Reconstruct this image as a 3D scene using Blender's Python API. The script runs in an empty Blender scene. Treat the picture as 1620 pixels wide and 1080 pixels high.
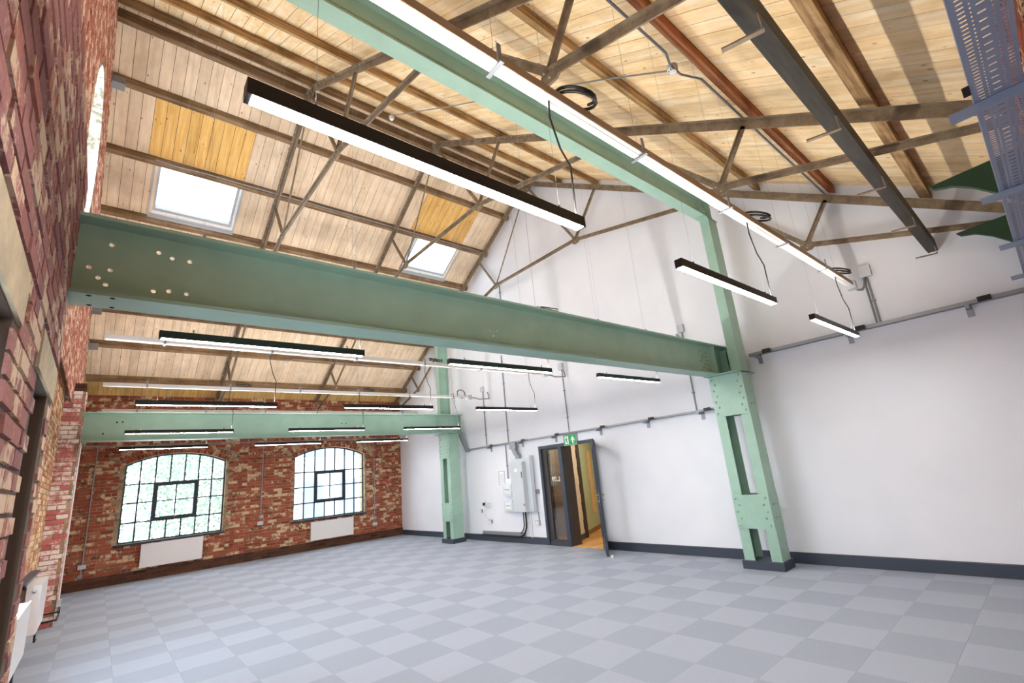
import bpy, math, random
from mathutils import Vector, Matrix
from mathutils.geometry import tessellate_polygon
random.seed(7)
C = bpy.context.scene.collection
SC = bpy.context.scene

# ------------------------------------------------------------------ camera
EYE = Vector((0.0, 0.0, 1.633))
r0 = Vector((0.754698, -0.649449, -0.092985)); r1 = Vector((0.099466, 0.253356, -0.962246)); r2 = Vector((0.648488, 0.716957, 0.255806))
cam = bpy.data.cameras.new('camera'); co = bpy.data.objects.new('camera', cam); C.objects.link(co)
m = Matrix.Identity(4)
for i in range(3):
    m[i][0] = r0[i]; m[i][1] = -r1[i]; m[i][2] = -r2[i]; m[i][3] = EYE[i]
co.matrix_world = m
cam.sensor_width = 36; cam.lens = 36 * 741.0 / 1620
cam.shift_x = -13.5 / 1620; cam.shift_y = 7.9 / 1620
cam.clip_start = 0.02; cam.clip_end = 300
SC.camera = co

# ------------------------------------------------------------------ world, view, window portals
w = bpy.data.worlds.new('overcast_sky'); SC.world = w; w.use_nodes = True
bg = w.node_tree.nodes['Background']
bg.inputs[0].default_value = (0.84, 0.92, 1.0, 1); bg.inputs[1].default_value = 3.4
SC.view_settings.view_transform = 'Standard'; SC.view_settings.look = 'None'
SC.view_settings.exposure = 1.7; SC.view_settings.gamma = 1.0
SC.view_settings.use_curve_mapping = False
SC.cycles.max_bounces = 14; SC.cycles.diffuse_bounces = 10; SC.cycles.transparent_max_bounces = 12
SC.cycles.sample_clamp_indirect = 6.0
LAMP = 42.0; UPLAMP = 52.0   # the pendants shine down and up (the rail throws its shadow on the boards)

def portal(loc, rot, sx, sy):
    l = bpy.data.lights.new('window_portal', 'AREA'); l.shape = 'RECTANGLE'; l.size = sx; l.size_y = sy
    l.cycles.is_portal = True
    o = bpy.data.objects.new('window_portal', l); C.objects.link(o); o.location = loc; o.rotation_euler = rot
NEARWIN = []
for a, b in NEARWIN: portal(((a + b) / 2, -0.75, 1.95), (math.radians(-90) + math.pi, 0, 0), b - a, 2.2)
for a, b in ((0.43, 2.53), (4.265, 6.365)): portal(((a + b) / 2, 15.5, 1.8), (math.radians(-90), 0, 0), b - a, 2.1)
portal((-1.0, 6.6, 2.0), (0, math.radians(-90), 0), 2.2, 2.7)
portal((-0.60, 1.11, 1.55), (0, math.radians(-90), 0), 1.4, 1.7); portal((-0.60, 2.96, 1.55), (0, math.radians(-90), 0), 1.4, .6); portal((-1.0, 7.35, 6.22), (0, math.radians(-90), 0), 2.1, 2.1)

# ------------------------------------------------------------------ key dimensions
W = 7.64; D = 15.05; YN = -0.34; RY = 7.47; RZ = 8.9; SL = 0.6
def roof(y, off=0.0): return RZ - SL * abs(y - RY) - off

# ------------------------------------------------------------------ materials
def mat(name, col, rough=0.6, metal=0.0, build=None, spec=0.4):
    M = bpy.data.materials.new(name); M.use_nodes = True
    nt = M.node_tree; b = nt.nodes['Principled BSDF']
    b.inputs['Base Color'].default_value = (*col, 1); b.inputs['Roughness'].default_value = rough
    b.inputs['Metallic'].default_value = metal; b.inputs['Specular IOR Level'].default_value = spec
    if build: build(nt, b)
    return M
def N(nt, t, **k):
    n = nt.nodes.new(t)
    for a, v in k.items():
        if a.startswith('i_'): n.inputs[a[2:].replace('_', ' ')].default_value = v
        else: setattr(n, a, v)
    return n
def pos(nt, scale):
    g = N(nt, 'ShaderNodeNewGeometry'); mp = N(nt, 'ShaderNodeMapping'); mp.inputs['Scale'].default_value = scale
    nt.links.new(g.outputs['Position'], mp.inputs['Vector']); return mp.outputs[0], g
def noise(nt, vec, scale, detail=4, rough=0.55):
    n = N(nt, 'ShaderNodeTexNoise'); n.inputs['Scale'].default_value = scale; n.inputs['Detail'].default_value = detail
    n.inputs['Roughness'].default_value = rough; nt.links.new(vec, n.inputs['Vector']); return n.outputs['Fac']
def ramp(nt, fac, stops):
    r = N(nt, 'ShaderNodeValToRGB'); e = r.color_ramp.elements
    while len(e) < len(stops): e.new(0.5)
    for i, (p, c) in enumerate(stops): e[i].position = p; e[i].color = (*c, 1)
    nt.links.new(fac, r.inputs[0]); return r.outputs[0]
def mix(nt, fac, a, b, mode='MIX'):
    x = N(nt, 'ShaderNodeMix', data_type='RGBA', blend_type=mode)
    if hasattr(fac, 'links'): nt.links.new(fac, x.inputs[0])
    else: x.inputs[0].default_value = fac
    for s, v in ((6, a), (7, b)):
        if hasattr(v, 'links'): nt.links.new(v, x.inputs[s])
        else: x.inputs[s].default_value = (*v, 1)
    return x.outputs[2]
def bump(nt, b, h, strength=0.3, dist=0.01):
    n = N(nt, 'ShaderNodeBump'); n.inputs['Strength'].default_value = strength; n.inputs['Distance'].default_value = dist
    nt.links.new(h, n.inputs['Height']); nt.links.new(n.outputs[0], b.inputs['Normal'])
def rnd(nt):
    g = N(nt, 'ShaderNodeNewGeometry'); o = N(nt, 'ShaderNodeObjectInfo')
    a = N(nt, 'ShaderNodeMath', operation='ADD'); nt.links.new(g.outputs['Random Per Island'], a.inputs[0]); nt.links.new(o.outputs['Random'], a.inputs[1])
    f = N(nt, 'ShaderNodeMath', operation='FRACT'); nt.links.new(a.outputs[0], f.inputs[0]); return f.outputs[0]
def s(r, g, b):
    f = lambda c: ((c / 255 + 0.055) / 1.055) ** 2.4 if c > 10 else c / 255 / 12.92
    return (f(r), f(g), f(b))

def brickmat(name, cols, wash, lo, hi, seed=0.0):
    def bld(nt, b):
        base = ramp(nt, rnd(nt), [(i / (len(cols) - 1), c) for i, c in enumerate(cols)])
        v, g = pos(nt, (1, 1, 1))
        n1 = noise(nt, v, 2.2 + seed, 6, 0.75); n2 = noise(nt, v, 16 + seed, 6, 0.7)
        ad = N(nt, 'ShaderNodeMath', operation='ADD'); nt.links.new(n1, ad.inputs[0])
        ml = N(nt, 'ShaderNodeMath', operation='MULTIPLY'); ml.inputs[1].default_value = 0.5; nt.links.new(n2, ml.inputs[0])
        mr = N(nt, 'ShaderNodeMath', operation='MULTIPLY_ADD'); mr.inputs[1].default_value = 0.28; nt.links.new(rnd(nt), mr.inputs[0]); nt.links.new(ml.outputs[0], mr.inputs[2]); nt.links.new(mr.outputs[0], ad.inputs[1])
        f = ramp(nt, ad.outputs[0], [(lo, (0, 0, 0)), (hi, (1, 1, 1))])
        n3 = noise(nt, v, 60, 3, 0.6)
        base = mix(nt, 0.55, base, ramp(nt, n3, [(0.3, (0.5, 0.5, 0.5)), (0.7, (1, 1, 1))]), 'MULTIPLY')
        nt.links.new(mix(nt, f, base, wash), b.inputs['Base Color'])
        bump(nt, b, n2, 0.5, 0.01)
    return mat(name, (0.4, 0.15, 0.1), 0.92, build=bld, spec=0.2)
M_brick_far = brickmat('weathered_red_brick', [s(132, 66, 50), s(172, 90, 68), s(150, 76, 58), s(186, 108, 80), s(112, 62, 50), s(190, 140, 104)], s(208, 182, 148), 0.97, 1.19, 1.8)
M_brick_slab = brickmat('purple_red_brick', [s(150, 100, 96), s(160, 112, 106), s(140, 98, 100), s(172, 112, 98), s(146, 104, 110)], s(194, 170, 148), 0.92, 1.24, 1.3)
M_brick_pier = brickmat('pink_limewashed_brick', [s(202, 112, 110), s(214, 130, 126), s(206, 120, 114), s(190, 98, 96)], s(238, 228, 224), 0.84, 1.04, 2.1)
M_brick_bay = brickmat('tan_limewashed_brick', [s(180, 130, 100), s(190, 110, 80), s(170, 100, 75)], s(216, 190, 152), 0.80, 1.0, 0.7)
M_brick_gable = brickmat('orange_brick', [s(176, 108, 90), s(188, 122, 102), s(166, 98, 84)], s(222, 190, 168), 0.90, 1.14, 3.1)
def mort(nt, b):
    v, g = pos(nt, (1, 1, 1)); n = noise(nt, v, 8, 6, 0.7)
    nt.links.new(ramp(nt, n, [(0.3, s(96, 80, 66)), (0.7, s(190, 170, 140))]), b.inputs['Base Color']); bump(nt, b, noise(nt, v, 90), 0.5, 0.005)
M_mortar = mat('mortar', (0.4, 0.35, 0.3), 0.95, build=mort, spec=0.1)
M_mortar_dark = mat('dark_mortar', s(84, 70, 60), 0.95)
def plast(nt, b):
    v, g = pos(nt, (1, 1, 1)); n = noise(nt, v, 1.2, 3); n2 = noise(nt, v, 45, 4)
    nt.links.new(ramp(nt, n, [(0.3, s(222, 226, 235)), (0.7, s(229, 232, 240))]), b.inputs['Base Color']); bump(nt, b, n2, 0.12, 0.003)
M_white = mat('white_painted_plaster', (0.8, 0.8, 0.8), 0.75, build=plast, spec=0.25)
def conc(nt, b):
    v, g = pos(nt, (1, 1, 1)); n = noise(nt, v, 6, 6, 0.7)
    nt.links.new(ramp(nt, n, [(0.3, s(150, 138, 120)), (0.7, s(190, 172, 142))]), b.inputs['Base Color']); bump(nt, b, noise(nt, v, 60), 0.3, 0.004)
M_conc = mat('old_concrete', (0.5, 0.45, 0.4), 0.9, build=conc)
def reveal(nt, b):
    v, g = pos(nt, (1, 1, 1)); sep = N(nt, 'ShaderNodeSeparateXYZ'); nt.links.new(g.outputs['Position'], sep.inputs[0])
    n = noise(nt, v, 9, 6, 0.75)
    st = N(nt, 'ShaderNodeMapRange'); st.inputs[1].default_value = 6.2; st.inputs[2].default_value = 6.7; nt.links.new(sep.outputs[2], st.inputs[0])
    nt.links.new(mix(nt, st.outputs[0], s(238, 236, 230), ramp(nt, n, [(0.42, s(120, 112, 96)), (0.6, s(226, 214, 190))])), b.inputs['Base Color'])
M_reveal = mat('flaking_white_reveal', (0.8, 0.8, 0.8), 0.8, build=reveal)

def timber(name, stops, axis='y', knots=True, dark=0.35, streak=18):
    def bld(nt, b):
        sc = (streak, 1.1, 1.1) if axis == 'y' else (1.1, streak, streak)
        v, g = pos(nt, sc); r = rnd(nt)
        cmb = N(nt, 'ShaderNodeCombineXYZ'); mm = N(nt, 'ShaderNodeMath', operation='MULTIPLY'); mm.inputs[1].default_value = 37.0
        nt.links.new(r, mm.inputs[0]); nt.links.new(mm.outputs[0], cmb.inputs[1 if axis == 'y' else 0])
        va = N(nt, 'ShaderNodeVectorMath', operation='ADD'); nt.links.new(v, va.inputs[0]); nt.links.new(cmb.outputs[0], va.inputs[1])
        n = noise(nt, va.outputs[0], 1.4, 5, 0.6)
        c = ramp(nt, n, stops)
        c = mix(nt, 0.55, c, ramp(nt, r, [(0.0, (0.70, 0.68, 0.66)), (0.5, (0.92, 0.9, 0.88)), (1.0, (1, 1, 1))]), 'MULTIPLY')
        v2, _ = pos(nt, (1, 1, 1)); st = noise(nt, v2, 2.3, 4, 0.65)
        c = mix(nt, 1.0, c, ramp(nt, st, [(0.34, (1 - dark, 1 - dark * 1.1, 1 - dark * 1.25)), (0.55, (1, 1, 1))]), 'MULTIPLY')
        if knots:
            v3, _ = pos(nt, (9, 4.2, 4.2) if axis == 'y' else (4, 9, 9))
            vo = N(nt, 'ShaderNodeTexVoronoi'); vo.inputs['Scale'].default_value = 1.0; nt.links.new(v3, vo.inputs['Vector'])
            k = ramp(nt, vo.outputs['Distance'], [(0.05, (0.42, 0.28, 0.17)), (0.12, (1, 1, 1))]); c = mix(nt, 1.0, c, k, 'MULTIPLY')
        nt.links.new(c, b.inputs['Base Color']); bump(nt, b, n, 0.15, 0.004)
    return mat(name, (0.7, 0.5, 0.3), 0.78, build=bld, spec=0.25)
M_board_far = timber('pale_aged_boards', [(0.25, s(222, 196, 164)), (0.5, s(234, 212, 184)), (0.75, s(244, 228, 206))], dark=0.14, streak=10)
M_board_near = timber('warm_aged_boards', [(0.25, s(226, 190, 136)), (0.5, s(240, 213, 168)), (0.75, s(249, 237, 212))], dark=0.16, streak=9)
M_board_new = timber('fresh_yellow_boards', [(0.28, s(210, 160, 86)), (0.5, s(230, 186, 112)), (0.72, s(240, 202, 134))], dark=0.10)
M_board_eave = timber('olive_yellow_boards', [(0.28, s(190, 154, 90)), (0.5, s(214, 178, 110)), (0.72, s(226, 196, 134))], dark=0.15)
M_purlin = timber('dark_stained_timber', [(0.28, s(116, 88, 58)), (0.5, s(168, 134, 92)), (0.72, s(202, 172, 130))], axis='x', knots=False, dark=0.4)
M_purlin_far = timber('grey_brown_timber', [(0.28, s(100, 78, 58)), (0.5, s(142, 116, 88)), (0.72, s(168, 142, 114))], axis='x', knots=False, dark=0.35)
M_purlin_rust = timber('red_stained_timber', [(0.28, s(120, 62, 36)), (0.5, s(164, 96, 58)), (0.72, s(186, 140, 100))], axis='x', knots=False, dark=0.4)
M_floorwood = timber('oak_boards', [(0.3, s(200, 150, 90)), (0.6, s(226, 182, 122))], axis='x', knots=False, dark=0.1)
M_oak = mat('oak_lipping', s(224, 194, 146), 0.5)
M_deck = mat('roof_felt', s(40, 34, 30), 0.9)

def painted(col, v1=0.9, v2=1.06, rough=0.42):
    def bld(nt, b):
        v, g = pos(nt, (1, 1, 1)); n = noise(nt, v, 3.5, 5, 0.6)
        nt.links.new(ramp(nt, n, [(0.3, tuple(c * v1 for c in col)), (0.7, tuple(min(1, c * v2) for c in col))]), b.inputs['Base Color']); bump(nt, b, noise(nt, v, 120, 2), 0.06, 0.002)
    return bld
G = s(152, 186, 170)
M_green = mat('sage_green_paint', G, 0.42, build=painted(G))
M_haunch = mat('dark_green_paint', s(40, 68, 46), 0.6, build=painted(s(40, 68, 46)))
SG = s(112, 98, 82)
def steel(nt, b):
    v, g = pos(nt, (1, 1, 1)); n = noise(nt, v, 7, 6, 0.7)
    nt.links.new(ramp(nt, n, [(0.35, s(108, 92, 74)), (0.65, s(146, 130, 108))]), b.inputs['Base Color'])
M_steel = mat('brown_grey_painted_steel', SG, 0.5, 0.15, build=steel)
def dsteel(nt, b):
    v, g = pos(nt, (0.6, 6, 6)); n = noise(nt, v, 4, 6, 0.7)
    nt.links.new(ramp(nt, n, [(0.35, s(22, 19, 15)), (0.6, s(50, 44, 34)), (0.75, s(84, 62, 40))]), b.inputs['Base Color'])
M_dsteel = mat('blackened_steel', (0.05, 0.05, 0.05), 0.55, 0.0, build=dsteel)
M_galv = mat('galvanised_steel', s(150, 154, 160), 0.42, 0.55)
M_tray = mat('perforated_galvanised_steel', s(138, 150, 174), 0.5, 0.25)
M_trunk = mat('grey_painted_trunking', s(220, 219, 217), 0.45, 0.0)
M_cab = mat('light_grey_enamel', s(196, 202, 208), 0.35)
M_cab2 = mat('pale_blue_grey_enamel', s(206, 216, 224), 0.35)
M_dark = mat('anthracite_paint', s(58, 66, 80), 0.45)
M_frame = mat('black_steel_window_paint', s(34, 44, 56), 0.45)
M_jamb = mat('dark_brown_grey_frame', s(66, 62, 62), 0.5)
M_black = mat('black_anodised', s(22, 21, 20), 0.35)
M_cable = mat('black_cable', s(28, 26, 26), 0.5)
M_whitep = mat('white_plastic', s(232, 232, 232), 0.35)
M_rad = mat('white_radiator_enamel', s(224, 222, 224), 0.3)
M_grey = mat('grey_upvc', s(168, 172, 178), 0.35)
M_chrome = mat('brushed_chrome', s(200, 200, 200), 0.25, 0.9)
M_hole = mat('bolt_hole_shadow', s(12, 14, 14), 0.9)
M_paper = mat('paper_notice', s(238, 240, 246), 0.7)
M_print = mat('grey_print', s(150, 160, 176), 0.7)
M_signgreen = mat('exit_green', s(20, 160, 84), 0.4)
M_greenwall = mat('pale_green_wall_paint', s(184, 198, 168), 0.7)
M_block = mat('white_painted_block', s(232, 224, 210), 0.75)
def carpet(a, b2):
    def bld(nt, b):
        v, g = pos(nt, (1, 1, 1)); n = noise(nt, v, 160, 3, 0.8); n2 = noise(nt, v, 1.5, 3)
        c = ramp(nt, n, [(0.3, a), (0.7, b2)])
        c = mix(nt, 0.5, c, ramp(nt, rnd(nt), [(0, (0.94, 0.94, 0.95)), (1, (1, 1, 1))]), 'MULTIPLY')
        nt.links.new(c, b.inputs['Base Color']); bump(nt, b, n, 0.4, 0.004)
    return bld
M_tileL = mat('light_grey_carpet', s(180, 184, 192), 0.95, build=carpet(s(138, 145, 160), s(168, 175, 190)), spec=0.1)
M_tileD = mat('mid_grey_carpet', s(150, 156, 166), 0.95, build=carpet(s(128, 136, 151), s(158, 166, 180)), spec=0.1)
def glass(name, t=0.93, tint=(0.96, 0.99, 1)):
    M = bpy.data.materials.new(name); M.use_nodes = True; nt = M.node_tree; nt.nodes.clear()
    o = N(nt, 'ShaderNodeOutputMaterial'); mx = N(nt, 'ShaderNodeMixShader'); mx.inputs[0].default_value = 1 - t
    a = N(nt, 'ShaderNodeBsdfTransparent'); a.inputs[0].default_value = (*tint, 1); g = N(nt, 'ShaderNodeBsdfGlossy'); g.inputs['Roughness'].default_value = 0.03
    nt.links.new(a.outputs[0], mx.inputs[1]); nt.links.new(g.outputs[0], mx.inputs[2]); nt.links.new(mx.outputs[0], o.inputs[0]); return M
M_glass = glass('window_glass')
M_glass_door = glass('door_glass', 0.86, (0.85, 0.86, 0.86))
def emit(name, col, st):
    M = bpy.data.materials.new(name); M.use_nodes = True; nt = M.node_tree; nt.nodes.clear()
    o = N(nt, 'ShaderNodeOutputMaterial'); e = N(nt, 'ShaderNodeEmission'); e.inputs[0].default_value = (*col, 1); e.inputs[1].default_value = st
    nt.links.new(e.outputs[0], o.inputs[0]); return M
M_led = emit('led_diffuser', (1.0, 0.95, 0.89), LAMP)
M_up = emit('led_uplight', (1.0, 0.93, 0.84), UPLAMP)
M_corr = emit('added_corridor_lamp', (1.0, 0.85, 0.62), 5.0)  # glow of the two unseen lamps added beyond the door

# ------------------------------------------------------------------ mesh helpers
class MB:
    def __init__(s): s.v = []; s.f = []; s.smooth = False
    def add(s, vs, fs):
        b = len(s.v); s.v += [tuple(p) for p in vs]; s.f += [tuple(i + b for i in f) for f in fs]; return s
    def box(s, x0, x1, y0, y1, z0, z1):
        return s.add([(x0, y0, z0), (x1, y0, z0), (x1, y1, z0), (x0, y1, z0), (x0, y0, z1), (x1, y0, z1), (x1, y1, z1), (x0, y1, z1)],
                     [(0, 3, 2, 1), (4, 5, 6, 7), (0, 1, 5, 4), (1, 2, 6, 5), (2, 3, 7, 6), (3, 0, 4, 7)])
    def fbox(s, o, a, b, c):   # box from corner o and three edge vectors
        o, a, b, c = Vector(o), Vector(a), Vector(b), Vector(c)
        p = [o, o + a, o + a + b, o + b]; p += [q + c for q in p]
        f = [(0, 3, 2, 1), (4, 5, 6, 7), (0, 1, 5, 4), (1, 2, 6, 5), (2, 3, 7, 6), (3, 0, 4, 7)]
        if a.cross(b).dot(c) < 0: f = [tuple(reversed(q)) for q in f]
        return s.add(p, f)
    def bar(s, p, q, wx, h, up=(0, 0, 1), off=0.0):  # bar p->q, width wx sideways, height h along up, off shifts along up
        p, q, up = Vector(p), Vector(q), Vector(up); d = (q - p).normalized(); sd = d.cross(up).normalized(); u = sd.cross(d).normalized()
        o = p - sd * wx / 2 + u * (off - h / 2)
        return s.fbox(o, q - p, sd * wx, u * h)
    def cyl(s, p, q, r, n=8, r2=None):
        p, q = Vector(p), Vector(q); d = (q - p).normalized(); r2 = r if r2 is None else r2
        a = d.orthogonal().normalized(); b = d.cross(a)
        vs = [p + (a * math.cos(t) + b * math.sin(t)) * r for t in [2 * math.pi * i / n for i in range(n)]]
        vs += [q + (a * math.cos(t) + b * math.sin(t)) * r2 for t in [2 * math.pi * i / n for i in range(n)]]
        return s.add(vs, [(i, (i + 1) % n, n + (i + 1) % n, n + i) for i in range(n)] + [tuple(range(n - 1, -1, -1)), tuple(range(n, 2 * n))])
    def tube(s, pts, r, n=6, closed=False):
        pts = [Vector(p) for p in pts]; L = len(pts); base = len(s.v); prev = None
        for i, p in enumerate(pts):
            d = (pts[(i + 1) % L] - pts[i - 1]) if closed or 0 < i < L - 1 else (pts[1] - pts[0] if i == 0 else pts[-1] - pts[-2])
            d.normalize(); a = d.orthogonal().normalized() if prev is None else (prev - d * prev.dot(d)).normalized(); prev = a; b = d.cross(a)
            s.v += [tuple(p + (a * math.cos(2 * math.pi * k / n) + b * math.sin(2 * math.pi * k / n)) * r) for k in range(n)]
        for i in range(L if closed else L - 1):
            j = (i + 1) % L
            for k in range(n): s.f.append((base + i * n + k, base + i * n + (k + 1) % n, base + j * n + (k + 1) % n, base + j * n + k))
        if not closed: s.f.append(tuple(base + k for k in range(n - 1, -1, -1))); s.f.append(tuple(base + (L - 1) * n + k for k in range(n)))
        return s
    def slab(s, loops, o, u, v, t):  # polygon with holes (2-D loops), placed at o + x*u + y*v, thickened by vector t
        o, u, v, t = Vector(o), Vector(u), Vector(v), Vector(t)
        P = [[Vector((x, y, 0)) for x, y in L] for L in loops]; tri = tessellate_polygon(P)
        flat = [p for L in loops for p in L]; n = len(flat); b = len(s.v)
        s.v += [tuple(o + u * x + v * y) for x, y in flat]; s.v += [tuple(o + u * x + v * y + t) for x, y in flat]
        for a in tri: s.f.append((b + a[0], b + a[1], b + a[2])); s.f.append((b + n + a[2], b + n + a[1], b + n + a[0]))
        k = 0
        for L in loops:
            for i in range(len(L)): j = (i + 1) % len(L); s.f.append((b + k + i, b + k + j, b + n + k + j, b + n + k + i))
            k += len(L)
        return s
    def ball(s, c, r, n=6, half=None):
        c = Vector(c); vs = []; fs = []
        for i in range(1, 4):
            for k in range(n):
                a = math.pi * i / 4; t = 2 * math.pi * k / n; vs.append(c + Vector((math.sin(a) * math.cos(t), math.sin(a) * math.sin(t), math.cos(a))) * r)
        vs += [c + Vector((0, 0, r)), c - Vector((0, 0, r))]
        for i in range(2):
            for k in range(n): fs.append((i * n + k, (i + 1) * n + k, (i + 1) * n + (k + 1) % n, i * n + (k + 1) % n))
        for k in range(n): fs.append((3 * n, k, (k + 1) % n)); fs.append((3 * n + 1, 2 * n + (k + 1) % n, 2 * n + k))
        return s.add(vs, fs)
    def mesh(s, name, m, org=(0, 0, 0)):
        me = bpy.data.meshes.new(name); o = Vector(org)
        me.from_pydata([tuple(Vector(p) - o) for p in s.v], [], s.f); me.materials.append(m)
        if s.smooth: me.polygons.foreach_set('use_smooth', [True] * len(me.polygons))
        me.update(); return me
def origin_of(p): return p.matrix_world_org if False else Vector(p['_org']) if p is not None else Vector((0, 0, 0))
def link(name, me, parent=None, loc=(0, 0, 0)):
    o = bpy.data.objects.new(name, me); C.objects.link(o); o.location = loc
    if parent: o.parent = parent
    return o
ORG = {}
def part(name, mb, m, parent, label=None):        # mesh in world coordinates, child of parent
    org = ORG[parent.name]; o = link(name, mb.mesh(name, m, org), parent); ORG[o.name] = org
    if label: o['label'] = label
    return o
def thing(name, label, cat, org=(0, 0, 0), group=None):
    o = link(name, None, None, org); ORG[o.name] = Vector(org); o['label'] = label; o['category'] = cat; o.empty_display_size = 0.1
    if group: o['group'] = group
    return o
def solo(name, mb, m, label, cat, group=None, org=None):
    if org is None:
        xs = [p[0] for p in mb.v]; ys = [p[1] for p in mb.v]; zs = [p[2] for p in mb.v]
        org = ((min(xs) + max(xs)) / 2, (min(ys) + max(ys)) / 2, min(zs))
    o = link(name, mb.mesh(name, m, org), None, org); ORG[o.name] = Vector(org); o['label'] = label; o['category'] = cat
    if group: o['group'] = group
    return o
def struct(name, mb, m, parent=None):
    if parent is None:
        o = link(name, mb.mesh(name, m)); o['kind'] = 'structure'; ORG[o.name] = Vector((0, 0, 0)); return o
    return part(name, mb, m, parent)
def sroot(name, label=None):
    o = link(name, None); o['kind'] = 'structure'; ORG[o.name] = Vector((0, 0, 0)); o.empty_display_size = 0.1; return o
def stuff(o): o['kind'] = 'stuff'; return o
def circ(cx, cy, r, n=12, rev=False):
    L = [(cx + r * math.cos(2 * math.pi * i / n), cy + r * math.sin(2 * math.pi * i / n)) for i in range(n)]
    return L[::-1] if rev else L

# ------------------------------------------------------------------ floor with carpet tiles
floor = struct('floor', MB().box(-0.9, W + 0.02, -0.7, D + 0.02, -0.2, -0.008), M_deck)
unit = {}
for k, mm in (('L', M_tileL), ('D', M_tileD)):
    unit[k] = MB().box(-0.2494, 0.2494, -0.2494, 0.2494, -0.0079, 0.0).mesh('carpet_tile', mm)
tiles = []
X0, Y0 = 0.294, 0.9575
for i in range(-3, 15):
    for j in range(-3, 29):
        xa, xb = X0 + .5 * i, X0 + .5 * (i + 1); ya, yb = Y0 + .5 * j, Y0 + .5 * (j + 1)
        if xb <= -0.85 or xa >= W - 0.01 or ya >= D - .01 or yb < -0.6: continue
        full = xa > -0.55 and xb < W and yb < D and ya > YN
        c = Vector(((xa + xb) / 2, (ya + yb) / 2, 0)) - EYE; depth = c.dot(r2)
        u = 823.5 + 741 * c.dot(r0) / max(depth, .1); vv = 547.9 + 741 * c.dot(r1) / max(depth, .1)
        vis = depth > 0.3 and -60 < u < 1680 and vv < 1160
        tiles.append((not (full and vis), c.length, xa, xb, ya, yb, (i + j) % 2))
tiles.sort()
rest = {0: MB(), 1: MB()}
for n, (a, dist, xa, xb, ya, yb, par) in enumerate(tiles):
    if not a and n < 298:
        link('carpet_tile', unit['D' if par else 'L'], floor, ((xa + xb) / 2, (ya + yb) / 2, 0))
    else:
        xa, xb, ya, yb = max(xa, -.85) + .0006, min(xb, W) - .0006, max(ya, -.6) + .0006, min(yb, D) - .0006
        rest[par].box(xa, xb, ya, yb, -0.0079, 0.0)
stuff(part('carpet_tiles', rest[0], M_tileL, floor)); stuff(part('carpet_tiles', rest[1], M_tileD, floor))

# ------------------------------------------------------------------ brick laying
def brick_cells(u0, u1, z0, z1, inside, bl=0.225, bh=0.075, header=False):
    out = []; row = 0; z = z0
    while z < z1 - 0.02:
        flemish = row % 2
        u = u0 - (bl / 2 if row % 2 else 0) ; k = 0
        while u < u1:
            L = bl / 2 if (row % 4 == 3) else bl
            a, b = max(u, u0), min(u + L, u1)
            if b - a > 0.04:
                zt = min(z + bh, z1)
                pts = [(a + .02, z + .015), (b - .02, z + .015), (a + .02, zt - .015), (b - .02, zt - .015), ((a + b) / 2, (z + zt) / 2)]
                if not any(inside(*p) for p in pts): out.append((a, b, z, zt))
            u += L
        z += bh; row += 1
    return out
def lay(mb, cells, o, u, v, n, jit=0.004, depth=0.03):  # o origin, u horizontal, v up, n outward
    o, u, v, n = Vector(o), Vector(u), Vector(v), Vector(n)
    for a, b, z, zt in cells:
        g = 0.005; pr = random.uniform(0.004, 0.004 + jit * 2)
        q = [(a + g, z + g), (b - g, z + g), (b - g, zt - g), (a + g, zt - g)]
        q = [(x + random.uniform(-.002, .002), y + random.uniform(-.002, .002)) for x, y in q]
        base = [o + u * x + v * y - n * 0.002 for x, y in q]; top = [o + u * (x + (0.003 if i in (0, 3) else -0.003)) + v * (y + (0.003 if i < 2 else -0.003)) + n * (pr + random.uniform(-.0015, .0015)) for i, (x, y) in enumerate(q)]
        f = [(4, 5, 6, 7), (0, 1, 5, 4), (1, 2, 6, 5), (2, 3, 7, 6), (3, 0, 4, 7)]
        if u.cross(v).dot(n) < 0: f = [tuple(reversed(x)) for x in f]
        mb.add(base + top, f)
def brick_objects(cells, parent, m, o, u, v, n):   # each brick an object, mesh shared by size
    cache = {}; o, u, v, n = Vector(o), Vector(u), Vector(v), Vector(n)
    for a, b, z, zt in cells:
        key = (round(b - a, 3), round(zt - z, 3), random.randrange(3))
        if key not in cache:
            mb = MB(); lay(mb, [(0, b - a, 0, zt - z)], (0, 0, 0), u, v, n, 0.0035); cache[key] = mb.mesh('brick', m)
        link('brick', cache[key], parent, o + u * a + v * z)

# ------------------------------------------------------------------ far wall with two arched windows
WINX = [0.43, 4.265]; WW = 2.10; ZS, ZSP, ZAP = 0.85, 2.655, 2.905
def arch_pts(x0, n=14):
    h = ZAP - ZSP; r = ((WW / 2) ** 2 + h * h) / (2 * h); cx, cz = x0 + WW / 2, ZAP - r; a = math.asin(WW / 2 / r)
    return [(cx + r * math.sin(a - 2 * a * i / n), cz + r * math.cos(a - 2 * a * i / n)) for i in range(n + 1)], (cx, cz, r, a)
def win_loop(x0, g=0.0): return [(x0 - g, ZS - g), (x0 + WW + g, ZS - g)] + arch_pts(x0)[0]
gable = [(-0.9, 0), (W + 0.3, 0), (W + 0.3, roof(D) + .05), (-0.9, roof(D) + .05)]
far = struct('wall_far', MB().slab([gable] + [win_loop(x)[::-1] for x in WINX], (0, D, 0), (1, 0, 0), (0, 0, 1), (0, 0.42, 0)), M_mortar)
def in_far(x, z):
    for x0 in WINX:
        _, (cx, cz, r, a) = arch_pts(x0)
        if x0 - .005 < x < x0 + WW + .005 and ZS < z < ZSP + .02: return True
        d = math.hypot(x - cx, z - cz)
        if z > ZSP - .03 and d < r + 0.235 and abs(math.atan2(x - cx, z - cz)) < a + 0.03: return True
    return False
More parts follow.
